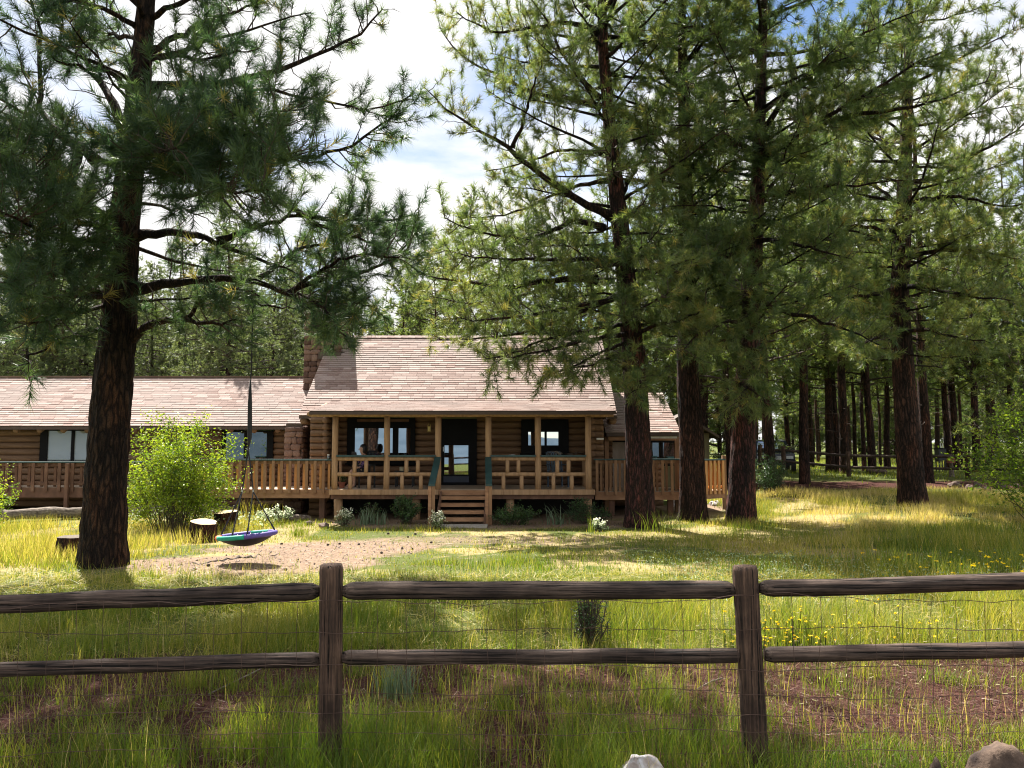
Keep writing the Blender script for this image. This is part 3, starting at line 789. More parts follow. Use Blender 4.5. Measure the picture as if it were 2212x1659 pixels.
# -- chimney
ch = node_empty('chimney', cabin)
MB().box(chim[0] + 0.06, chim[1] - 0.06, chim[2] + 0.06, chim[3], -0.4, 5.95).box(-6.78, -6.3, 23.1, 25.3, -0.4, 2.25).build('core', M['mortar'], ch)
def stone_mesh(seed, dims=(1, 1, 1)):
    rg = np.random.default_rng(seed)
    n = 4
    V = []; key = {}
    F = []
    g = np.linspace(-1, 1, n)
    def vid(p):
        k = tuple(np.round(p, 4))
        if k not in key: key[k] = len(V); V.append(p)
        return key[k]
    for ax in range(3):
        for sgn in (-1, 1):
            for i in range(n - 1):
                for j in range(n - 1):
                    q = []
                    for a, b in ((i, j), (i + 1, j), (i + 1, j + 1), (i, j + 1)):
                        p = np.zeros(3); p[ax] = sgn; p[(ax + 1) % 3] = g[a]; p[(ax + 2) % 3] = g[b]; q.append(vid(p))
                    F.append(q if sgn > 0 else q[::-1])
    V = np.array(V)
    sph = V / np.linalg.norm(V, axis=1)[:, None]
    V = V * 0.62 + sph * 0.42
    V = V + rg.normal(0, 0.07, V.shape)
    V = V * np.array(dims) * 0.5
    return V, np.array(F)
STONES = [make_mesh('stone', *(lambda vf: (vf[0], [vf[1]]))(stone_mesh(k)), smooth=True) for k in range(5)]
def stone_face(o0, ex, ez, w, h, nrm, parent, size=0.17, depth=0.13):
    rr = random.Random(int(w * 100 + h * 10))
    z = 0
    while z < h - 0.05:
        hh = size * rr.uniform(0.65, 1.35); x = 0
        while x < w - 0.03:
            ww = size * rr.uniform(0.8, 2.2); ww = min(ww, w - x + 0.05)
            p = np.array(o0) + np.array(ex) * (x + ww / 2) + np.array(ez) * (z + hh / 2)
            o = link('stone', rr.choice(STONES), M['stone'], parent, loc=p)
            sx = abs(ex[0]) * ww + abs(ex[1]) * depth; sy = abs(ex[1]) * ww + abs(ex[0]) * depth
            ro = rr.uniform(-0.1, 0.1)
            o.scale = (sx * 1.02, sy * 1.02, hh * 1.02); o.rotation_euler = (0, ro if ex[0] else 0, 0)
            x += ww
        z += hh
stone_face((chim[0], chim[2] + 0.04, 2.2), (1, 0, 0), (0, 0, 1), chim[1] - chim[0], 3.75, None, ch)
stone_face((chim[1] - 0.05, chim[2] + 0.1, 4.6), (0, 1, 0), (0, 0, 1), chim[3] - chim[2] - 0.1, 1.35, None, ch)
stone_face((-6.80, 23.08, -0.4), (1, 0, 0), (0, 0, 1), 0.5, 2.55, None, ch, 0.16)
stone_face((-6.30, 23.1, -0.4), (0, 1, 0), (0, 0, 1), 0.4, 2.55, None, ch, 0.16)
zc = ZE + TAN * (chim[2] - YE)
MB().box(chim[0] + 0.5, chim[1] + 0.05, chim[2] - 0.12, chim[2] - 0.02, zc - 0.16, zc + 0.06).build('flashing', M['fascia'], ch)
MB().box(chim[0] - 0.05, chim[1] + 0.05, chim[2] - 0.06, chim[3] + 0.05, 5.95, 6.05).build('cap', M['concrete'], ch)

# -- left wing
YLW = 24.0
lw_x0, lw_x1 = -18.5, -6.4
wa = (px(90, YLW), px(217, YLW), pz(1000, YLW), pz(928, YLW))
wb = (px(481, YLW), px(592, YLW), pz(996, YLW), pz(930, YLW))
log_wall(lw_x0, lw_x1, YLW + 0.1, -0.3, 2.3, cabin, [wa, wb], 0.2)
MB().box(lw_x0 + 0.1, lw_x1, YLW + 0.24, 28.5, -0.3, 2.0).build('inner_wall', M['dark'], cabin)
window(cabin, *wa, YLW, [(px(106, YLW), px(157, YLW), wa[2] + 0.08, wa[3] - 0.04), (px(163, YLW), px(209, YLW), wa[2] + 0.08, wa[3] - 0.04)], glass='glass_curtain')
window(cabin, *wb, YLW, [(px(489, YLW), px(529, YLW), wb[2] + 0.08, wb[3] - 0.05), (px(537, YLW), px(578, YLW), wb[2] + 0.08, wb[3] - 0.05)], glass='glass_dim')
YEL, ZEL, TL = 23.4, pz(920, 23.4), 0.66
YRL = 25.95; ZRL = ZEL + TL * (YRL - YEL)
upl = np.array([0, 1, TL]); upl /= np.linalg.norm(upl)
roof_plane(cabin, (lw_x0 - 0.3, YEL, ZEL), (-6.34, YEL, ZEL), upl, math.hypot(YRL - YEL, ZRL - ZEL), 0.13)
upl2 = np.array([0, -1, TL]); upl2 /= np.linalg.norm(upl2)
roof_plane(cabin, (-6.88, 2 * YRL - YEL, ZEL), (lw_x0 - 0.3, 2 * YRL - YEL, ZEL), upl2, math.hypot(YRL - YEL, ZRL - ZEL) - 0.04, 0.3)
MB().box(lw_x0 - 0.3, -6.9, YEL - 0.03, YEL + 0.01, ZEL - 0.11, ZEL - 0.024).build('fascia', M['fascia'], cabin)
for k in range(18):
    x = px(33 + 51.5 * k, YEL)
    if x < -6.9: log_piece('rafter', (x, YEL + 0.04, ZEL - 0.15), (x, YEL + 1.0, ZEL - 0.15 + 0.5), 0.085, M['log'], cabin, 10, seed=k + 700, n=3)
# -- right wing
YRW = 24.6
YER, ZER, TR = 23.0, pz(934, 23.0), 0.5
YRR = 25.7; ZRR = ZER + TR * (YRR - YER)
rx1 = px(1470, YER)
upr = np.array([0, 1, TR]); upr /= np.linalg.norm(upr)
roof_plane(cabin, (px(1308, 23.0), YER, ZER), (rx1, YER, ZER), upr, math.hypot(YRR - YER, ZRR - ZER), 0.13)
upr2 = np.array([0, -1, TR]); upr2 /= np.linalg.norm(upr2)
roof_plane(cabin, (rx1, 2 * YRR - YER, ZER), (px(1308, 23.0), 2 * YRR - YER, ZER), upr2, math.hypot(YRR - YER, ZRR - ZER) - 0.04, 0.3)
MB().box(px(1310, 23), rx1, YER - 0.03, YER + 0.01, ZER - 0.12, ZER - 0.024).build('fascia', M['fascia'], cabin)
rdoor = (px(1322, YRW), px(1352, YRW), 0.2, pz(955, YRW))
rwin = (px(1395, YRW), px(1462, YRW), pz(1003, YRW), pz(948, YRW))
log_wall(px(1300, YRW), rx1 - 0.25, YRW, -0.3, 1.98, cabin, [rdoor, rwin], 0.19)
MB().box(rdoor[0], rdoor[1], YRW - 0.03, YRW + 0.05, rdoor[2], rdoor[3]).build('door', noise_mat('pale_door', [(0.3, (0.30, 0.25, 0.2)), (0.7, (0.42, 0.36, 0.3))], (5, 5, 2), 0.7, 0.1), cabin)
window(cabin, *rwin, YRW, [(rwin[0] + 0.08, (rwin[0] + rwin[1]) / 2 - 0.03, rwin[2] + 0.08, rwin[3] - 0.12), ((rwin[0] + rwin[1]) / 2 + 0.03, rwin[1] - 0.08, rwin[2] + 0.08, rwin[3] - 0.12)], glass='glass_dim')
MB().box(px(1312, 23.2), rx1 - 0.1, 23.18, 23.3, ZER - 0.24, ZER - 0.13).build('beam', M['board'], cabin)
MB().box(px(1404, 23.1), px(1462, 23.1), 23.1, 23.16, pz(947, 23.1), pz(942, 23.1)).build('white_bar', M['white'], cabin)  # plain white-painted bar below the eave
for u in (1311, 1463):
    MB().box(px(u, 23.2) - 0.06, px(u, 23.2) + 0.06, 23.32, 23.44, -0.4, ZER - 0.13).build('post', M['weathered'], cabin)
mb = MB(); xg = rx1 - 0.3
mb.add([(xg, YER + 0.3, ZER - 0.1), (xg, YRR, ZRR - 0.12), (xg, 2 * YRR - YER - 0.3, ZER - 0.1), (xg - 0.06, YER + 0.3, ZER - 0.1), (xg - 0.06, YRR, ZRR - 0.12), (xg - 0.06, 2 * YRR - YER - 0.3, ZER - 0.1)],
       [(0, 2, 1), (3, 4, 5)], [(0, 1, 4, 3), (1, 2, 5, 4), (0, 3, 5, 2)])
mb.build('gable', M['log'], cabin)
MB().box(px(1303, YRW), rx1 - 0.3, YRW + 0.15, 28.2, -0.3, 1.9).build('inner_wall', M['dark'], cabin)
# porch details fixed to the wall
MB().box(px(1289, 22.3), px(1304, 22.3), 22.30, 22.46, pz(950, 22.3), pz(946, 22.3)).build('bracket', M['white'], cabin)

# ------------------------------------------------------------------ decks
def deck(label, p0, p1, zf, h, spacing, name='wooden_deck', depth=1.6, group=None, front='weathered', back='orange_board', board_w=0.09, fascia=0.24, legs=(), tall=(), ends=(True, True)):
    p0 = np.array(p0, float); p1 = np.array(p1, float)
    d = p1 - p0; L = np.linalg.norm(d); d /= L
    n = np.array([-d[1], d[0]])           # towards the house
    th = thing(name, label, 'deck', (0, 0, 0), 0, group)
    P = lambda s, o, z: (p0[0] + d[0] * s + n[0] * o, p0[1] + d[1] * s + n[1] * o, z)
    def bar(s0, s1, o0, o1, z0, z1):
        return MB().hexa([P(s0, o0, z0), P(s1, o0, z0), P(s1, o1, z0), P(s0, o1, z0), P(s0, o0, z1), P(s1, o0, z1), P(s1, o1, z1), P(s0, o1, z1)])
    k = 0
    o = 0.0
    while o < depth:
        bar(0, L, o + 0.003, o + 0.137, zf - 0.035, zf).build('floor_board', M['deck'], th); o += 0.14
    bar(0, L, -0.045, -0.003, zf - fascia, zf - 0.012).build('fascia', M['oldboard'] if front == 'oldboard' else M['board'], th)
    bar(-0.02, L + 0.02, -0.085, 0.095, zf + h, zf + h + 0.04).build('cap', M['green'], th)
    bar(0, L, -0.01, 0.03, zf + h - 0.095, zf + h - 0.004).build('rail', M[front], th)
    if front != 'weathered': bar(0, L, -0.01, 0.03, zf + 0.05, zf + 0.13).build('rail', M[front], th)
    s = spacing * 0.4
    while s < L - 0.03:
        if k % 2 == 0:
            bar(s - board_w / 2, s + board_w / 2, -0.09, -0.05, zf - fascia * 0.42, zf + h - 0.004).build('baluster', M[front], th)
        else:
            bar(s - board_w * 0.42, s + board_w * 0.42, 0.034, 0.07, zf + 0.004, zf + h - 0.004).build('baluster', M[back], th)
        s += spacing; k += 1
    for s in legs:
        x, y, _ = P(s, 0.2, 0)
        bar(s - 0.075, s + 0.075, 0.1, 0.25, float(gz(x, y)) - 0.1, zf - 0.04).build('support_post', M['oldboard'], th)
    for s in tall:
        x, y, _ = P(s, -0.1, 0)
        bar(s - 0.05, s + 0.05, -0.19, -0.095, float(gz(x, y)) - 0.1, zf + h - 0.01).build('post', M[front], th)
    return th
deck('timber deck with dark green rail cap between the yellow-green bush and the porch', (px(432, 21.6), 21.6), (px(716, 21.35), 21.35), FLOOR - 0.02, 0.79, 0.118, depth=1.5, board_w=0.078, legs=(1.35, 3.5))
deck('dark weathered deck with railing behind the large pine trunk under the curtained window', (-17.0, 22.5), (px(430, 22.5), 22.5), 0.40, 0.70, 0.19, depth=1.4, front='oldboard', back='oldboard', legs=(2, 8), tall=(4.15, 6.6), fascia=0.3)
deck('timber deck with board railing along the right wing behind two pine trunks', (px(1284, 22.35), 22.35), (px(1478, 22.35), 22.35), 0.28, 0.90, 0.135, depth=2.0, board_w=0.08, back='weathered', legs=(0.5, 2.2))
dk = deck('short angled deck railing with bright orange boards ending at a grey post', (px(1480, 22.35), 22.36), (px(1560, 23.1), 23.1), 0.28, 0.88, 0.085, depth=1.2, front='orange_board', back='orange_board', legs=(0.6,))
MB().box(px(1558, 23.1), px(1566, 23.1), 23.06, 23.17, -0.3, 1.30).build('post', M['weathered'], dk)

# small gabled outbuilding seen between two trunks on the right
sh = thing('shed', 'small dark shed gable with sloping eave seen right of the right wing', 'shed', (0, 0, 0))
YS = 29.0
sx_a, sx_m, sx_b = px(1400, YS), px(1476, YS), px(1553, YS)
z_e, z_a = pz(941, YS), pz(893, YS)
wallb = noise_mat('shed_board', [(0.3, (0.10, 0.085, 0.05)), (0.7, (0.2, 0.17, 0.1))], (9, 9, 1), 0.9, 0.2)
x = sx_a + 0.4
while x < sx_b - 0.4:
    f = 1 - abs((x + 0.1 - sx_m) / (sx_b - sx_m))
    MB().box(x, x + 0.19, YS + 0.4, YS + 0.44, -0.3, z_e + (z_a - z_e) * f - 0.14).build('wall_board', wallb, sh)
    x += 0.2
MB().box(sx_a + 0.42, sx_b - 0.42, YS + 0.46, YS + 3.5, -0.3, z_e - 0.02).build('inner_wall', M['dark'], sh)
for xa, xb, za, zb in ((sx_a, sx_m, z_e, z_a), (sx_m, sx_b, z_a, z_e)):
    MB().hexa([(xa, YS, za - 0.1), (xb, YS, zb - 0.1), (xb, YS + 3.8, zb - 0.1), (xa, YS + 3.8, za - 0.1), (xa, YS, za), (xb, YS, zb), (xb, YS + 3.8, zb), (xa, YS + 3.8, za)]).build('roof', M['fascia'], sh)
# ------------------------------------------------------------------ trees
UP = np.array([0, 0, 1.0])
def unit(a):
    return a / (np.linalg.norm(a, axis=-1, keepdims=True) + 1e-9)
def rand_dirs(n, rg):
    return unit(rg.normal(size=(n, 3)))
def resample(P, n):
    P = np.asarray(P, float)
    s = np.r_[0, np.cumsum(np.linalg.norm(np.diff(P, axis=0), axis=1))]
    t = np.linspace(0, s[-1], n)
    # smooth: interpolate linearly then relax
    Q = np.stack([np.interp(t, s, P[:, k]) for k in range(3)], -1)
    for _ in range(3):
        Q[1:-1] = 0.5 * Q[1:-1] + 0.25 * (Q[:-2] + Q[2:])
    return Q, s[-1]
def prisms(p0, p1, r0, r1, sides=3):
    """many thin tapering twigs at once"""
    d = unit(p1 - p0)
    ref = np.where(np.abs(d[:, 2:3]) < 0.8, UP, np.array([1.0, 0, 0]))
    a = unit(np.cross(d, ref)); b = np.cross(a, d)
    th = np.arange(sides) * 2 * math.pi / sides
    ring = np.cos(th)[None, :, None] * a[:, None] + np.sin(th)[None, :, None] * b[:, None]
    V = np.concatenate([p0[:, None] + ring * r0[:, None, None], p1[:, None] + ring * r1[:, None, None]], 1)
    n = len(p0); base = np.arange(n)[:, None] * (2 * sides); j = np.arange(sides)[None]; k = (j + 1) % sides
    F = np.stack([base + j, base + k, base + sides + k, base + sides + j], -1).reshape(-1, 4)
    return V.reshape(-1, 3), F
def needles(tips, axes, n, length, width, rg, tints, a0=14, a1=66, back=0.20):
    Mn = len(tips)
    ref = np.where(np.abs(axes[:, 2:3]) < 0.8, UP, np.array([1.0, 0, 0]))
    a = unit(np.cross(axes, ref)); b = np.cross(a, axes)
    ph = rg.random((Mn, n)) * 2 * math.pi
    al = np.radians(a0 + (a1 - a0) * rg.random((Mn, n)) ** 0.8)
    rad = np.cos(ph)[..., None] * a[:, None] + np.sin(ph)[..., None] * b[:, None]
    d = np.cos(al)[..., None] * axes[:, None] + np.sin(al)[..., None] * rad
    d[..., 2] -= 0.08
    base = tips[:, None] - axes[:, None] * (rg.random((Mn, n)) * back)[..., None]
    L = length * (0.7 + 0.45 * rg.random((Mn, n)))
    tip = base + d * L[..., None]
    w = unit(np.cross(d, rg.normal(size=(Mn, n, 3)))) * (width / 2)
    V = np.stack([base - w, base + w, tip], 2).reshape(-1, 3)
    F = np.arange(Mn * n * 3).reshape(-1, 3)
    t = np.repeat(np.clip(np.repeat(tints, n) + rg.normal(0, 0.07, Mn * n), 0, 0.97), 3)
    return V, F, t

class Foliage:
    """collects twigs and needle tufts of one tree"""
    def __init__(s, seed): s.rg = np.random.default_rng(seed); s.p0 = []; s.p1 = []; s.r0 = []; s.r1 = []; s.tip = []; s.ax = []; s.twigs = []
    def seg(s, p0, p1, r0, r1): s.p0.append(p0); s.p1.append(p1); s.r0.append(r0); s.r1.append(r1)
    def along(s, P, L, per_m=5.0, t0=0.3, blen=(0.25, 0.95), twig_gap=0.115, lift=0.3, r_limb=0.03, end_boost=True, keep=1.0):
        rg = s.rg
        nb = max(3, int(L * (1 - t0) * per_m))
        t = t0 + (1 - t0) * (np.arange(nb) + rg.random(nb)) / nb
        f = t * (len(P) - 1); i = np.clip(f.astype(int), 0, len(P) - 2); fr = (f - i)[:, None]
        p = P[i] * (1 - fr) + P[i + 1] * fr
        T = unit(P[i + 1] - P[i])
        rnd = rg.normal(size=(nb, 3)); rnd[:, 2] *= 0.6
        side = unit(rnd - T * np.sum(rnd * T, 1, keepdims=True))
        d = unit(T * rg.uniform(0.15, 0.8, (nb, 1)) + side + UP * rg.uniform(-0.25, 0.5, (nb, 1)) * (lift / 0.3))
        lb = rg.uniform(blen[0], blen[1], nb) * (1.15 - 0.5 * t) * min(1.25, 0.5 + L / 5)
        cur = UP * (lift * rg.uniform(0.2, 1.2, (nb, 1)))
        pos = lambda q: p[:, None] + d[:, None] * (lb[:, None] * q)[..., None] + cur[:, None] * (lb[:, None] * q ** 2)[..., None]
        m = 4
        q = np.linspace(0, 1, m + 1)[None] * np.ones((nb, 1))
        B = pos(q)
        B[:, 1:-1] += rg.normal(0, 0.018, B[:, 1:-1].shape) * lb[:, None, None] * 1.6
        rr = np.minimum(r_limb * 0.45, 0.006 + 0.012 * lb)[:, None] * (1 - 0.8 * q)
        s.seg(B[:, :-1].reshape(-1, 3), B[:, 1:].reshape(-1, 3), rr[:, :-1].ravel(), rr[:, 1:].ravel())
        # twigs
        k = np.maximum(2, (lb / twig_gap)).astype(int)
        bi = np.repeat(np.arange(nb), k)
        qq = 0.3 + 0.7 * rg.random(len(bi))
        cp = p[bi] + d[bi] * (lb[bi] * qq)[:, None] + cur[bi] * (lb[bi] * qq ** 2)[:, None]
        td = unit(d[bi] * 0.7 + 2 * cur[bi] * qq[:, None] * 0.7 + rg.normal(0, 0.55, (len(bi), 3)) + UP * rg.uniform(0, 0.6, (len(bi), 1)) * (lift / 0.3))
        tl = rg.uniform(0.08, 0.26, len(bi))
        s.twigs.append((cp, cp + td * tl[:, None]))
        tips = np.vstack([cp + td * tl[:, None], B[:, -1]]); ax = np.vstack([td, unit(B[:, -1] - B[:, -2])])
        if end_boost:
            tips = np.vstack([tips, P[-1:]]); ax = np.vstack([ax, T[-1:]])
        if keep < 1:
            kk = rg.random(len(tips)) < keep; tips = tips[kk]; ax = ax[kk]
        s.tip.append(tips); s.ax.append(ax)
    def build(s, parent, n, length, width, mat, twig_mat, sides=3, names=('branches', 'crown'), tint0=0.35, droop=0.0, wscale=1.0, spare=None, warm=0.03):
        p0, p1, r0, r1 = (np.concatenate(k) for k in (s.p0, s.p1, s.r0, s.r1))
        V, F = prisms(p0, p1, r0 * wscale, r1 * wscale, sides)
        a = np.concatenate([k[0] for k in s.twigs]); b = np.concatenate([k[1] for k in s.twigs])
        w = unit(np.cross(b - a, s.rg.normal(size=a.shape))) * 0.006 * wscale
        F2 = np.arange(len(a) * 3).reshape(-1, 3) + len(V)
        V = np.vstack([V, np.stack([a - w, a + w, b], 1).reshape(-1, 3)])
        link(names[0], make_mesh(names[0], V, [F, F2]), twig_mat, parent, kind='stuff')
        tip = np.vstack(s.tip); ax = unit(np.vstack(s.ax))
        tn = tint0 + 0.5 * (fbm(tip[:, 0] * 0.9 + tip[:, 2] * 0.4, tip[:, 1] * 0.9 + tip[:, 2] * 0.8, 31, 3) - 0.5) + s.rg.normal(0, 0.12, len(tip))
        tn = np.clip(tn, 0, 0.88)
        tn[s.rg.random(len(tip)) < warm] = 0.95
        V, F, t = needles(tip, ax, n, length, width, s.rg, tn)
        link(names[1], make_mesh(names[1], V, [F], tint=t), mat, parent, kind='stuff')
        return len(tip)

def trunk_mesh(P, rad, sides, rows, seed, flare=0.35, plate=0.035, relief=True):
    """a trunk with ridged bark plates: P centre line, rad radii"""
    Q, L = resample(P, rows)
    P = np.asarray(P, float)
    s = np.r_[0, np.cumsum(np.linalg.norm(np.diff(P, axis=0), axis=1))]
    t = np.linspace(0, s[-1], rows)
    rr = np.interp(t, s, rad)
    th = np.arange(sides) * 2 * math.pi / sides
    rg = np.random.default_rng(seed)
    lob = sum(rg.uniform(0.2, 1) * np.cos(k * th + rg.uniform(0, 6)) for k in (2, 3, 5, 7)) / 2.5
    RR = rr[:, None] * (1 + flare * np.exp(-t / 0.35)[:, None] * (0.55 + 0.45 * lob[None]) + 0.03 * lob[None])
    if relief:
        disp = np.zeros((rows, sides)); sc = 1 / 0.10
        for i in range(rows):
            if rr[i] < 0.03: continue
            for j in range(sides):
                vx = Vector((math.cos(th[j]) * rr[i] * sc, math.sin(th[j]) * rr[i] * sc, t[i] * sc * 0.22 + seed * 7.3))
                vx += mnoise.noise_vector(vx * 0.9) * 0.8
                dd = mnoise.voronoi(vx)[0]
                disp[i, j] = min(0.5, dd[1] - dd[0])
        RR = RR + (disp - 0.28) * plate * 1.3 * np.clip(rr[:, None] / 0.25, 0.15, 1.2)
    V = np.stack([Q[:, 0:1] + RR * np.cos(th), Q[:, 1:2] + RR * np.sin(th), Q[:, 2:3] * np.ones_like(th)[None]], -1).reshape(-1, 3)
    i = np.arange(rows - 1)[:, None] * sides; j = np.arange(sides)[None]; k = (j + 1) % sides
    F = np.stack([i + j, i + k, i + sides + k, i + sides + j], -1).reshape(-1, 4)
    return make_mesh('trunk', V, [F], smooth=True)

def limb_obj(parent, P, r0, r1, seed, n=14, sides=8, wiggle=0.04, bark='bark'):
    Q, L = resample(P, n)
    rg = np.random.default_rng(seed)
    Q[1:-1] += rg.normal(0, wiggle * 0.5, Q[1:-1].shape)
    rad = r0 + (r1 - r0) * np.linspace(0, 1, n) ** 0.8
    rad[0] *= 1.35
    mb = MB(); mb.tube(Q, rad, sides, True, 0.16, seed)
    mb.build('limb', M[bark], parent, smooth=True)
    return Q, L

def hero_pine(label, trunk_px, Y, top, limbs, seed, sides, rows, nn, nw, auto, base=None, group='large ponderosa pines', nlen=0.205, tint0=0.35, per_m=5.0, lean=(0, 0), t0=0.3, bark='bark', bare=0):
    """trunk_px: [(u, v, width in px)] from the ground up, all about Y metres away; limbs: ([(u, v, dY)...], start px width, foliage start, density)"""
    b = ground_at(trunk_px[0][0], trunk_px[0][1]) if base is None else np.array(base)
    th = thing('pine_tree', label, 'tree', (0, 0, 0), 0, group)
    P = [np.array([at(u, v, Y)[0], Y, at(u, v, Y)[2]]) for u, v, w in trunk_px]
    rad = [w / 2 / FP * Y for u, v, w in trunk_px]
    P[0] = np.array([P[0][0], Y, float(gz(P[0][0], Y)) - 0.08])
    last = P[-1]
    d = (P[-1] - P[-3]) / (P[-1][2] - P[-3][2])
    hh = top - last[2]
    for f in (0.35, 0.7, 1.0):
        P.append(last + np.array([d[0] * 0.6 + lean[0], lean[1], 1]) * hh * f); rad.append(rad[len(trunk_px) - 1] * (1 - f) + 0.02 * f)
    link('trunk', trunk_mesh(P, rad, sides, rows, seed), M[bark], th)
    fol = Foliage(seed + 1)
    rg = fol.rg
    k = 0
    for spec in limbs:
        pts, w0, f0, den = spec[:4]
        Q = [at(u, v, Y + dy) for u, v, dy in pts]
        Q, L = limb_obj(th, Q, w0 / 2 / FP * Y, 0.012, seed * 100 + k, n=16, bark='bark_dark'); k += 1
        if bare: fol.along(Q, L, bare, 0.12, (0.2, 0.75), 0.12, .25, w0 / 2 / FP * Y, keep=0.10)
        if den > 0: fol.along(Q, L, per_m * den, f0, r_limb=w0 / 2 / FP * Y, lift=spec[4] if len(spec) > 4 else 0.3)
    # further limbs that the frame cuts off or foliage hides
    PA = np.array(P)
    for h0, h1, num, lmax, ang0, ang1, den in auto:
        for i in range(num):
            h = h0 + (h1 - h0) * (i + rg.random()) / num
            z = h
            c = np.array([np.interp(z, PA[:, 2], PA[:, 0]), np.interp(z, PA[:, 2], PA[:, 1]), z])
            if len(auto[0]) and isinstance(lmax, tuple): lm = lmax[0] + (lmax[1] - lmax[0]) * (h - h0) / (h1 - h0)
            else: lm = lmax
            az = i * 2.39996 + rg.uniform(-0.5, 0.5)
            L0 = lm * rg.uniform(0.65, 1.05)
            an = R(rg.uniform(ang0, ang1))
            hd = np.array([math.cos(az), math.sin(az), 0])
            pts = [c]
            for q in (0.33, 0.66, 1.0):
                pts.append(c + hd * L0 * q * math.cos(an) + UP * (L0 * q * math.sin(an) + 0.10 * L0 * q * q) + rg.normal(0, 0.10, 3) * q * L0 * 0.4)
            Q, L = limb_obj(th, pts, 0.012 + 0.011 * L0, 0.008, seed * 100 + 50 + k, n=9, sides=6, bark='bark_dark'); k += 1
            fol.along(Q, L, per_m * den, t0, r_limb=0.02 + 0.01 * L0)
    cnt = fol.build(th, nn, nlen, nw, M['needle'], M['twig'], tint0=tint0)
    print('pine', label[:30], 'tufts', cnt, 'limbs', k)
    return th

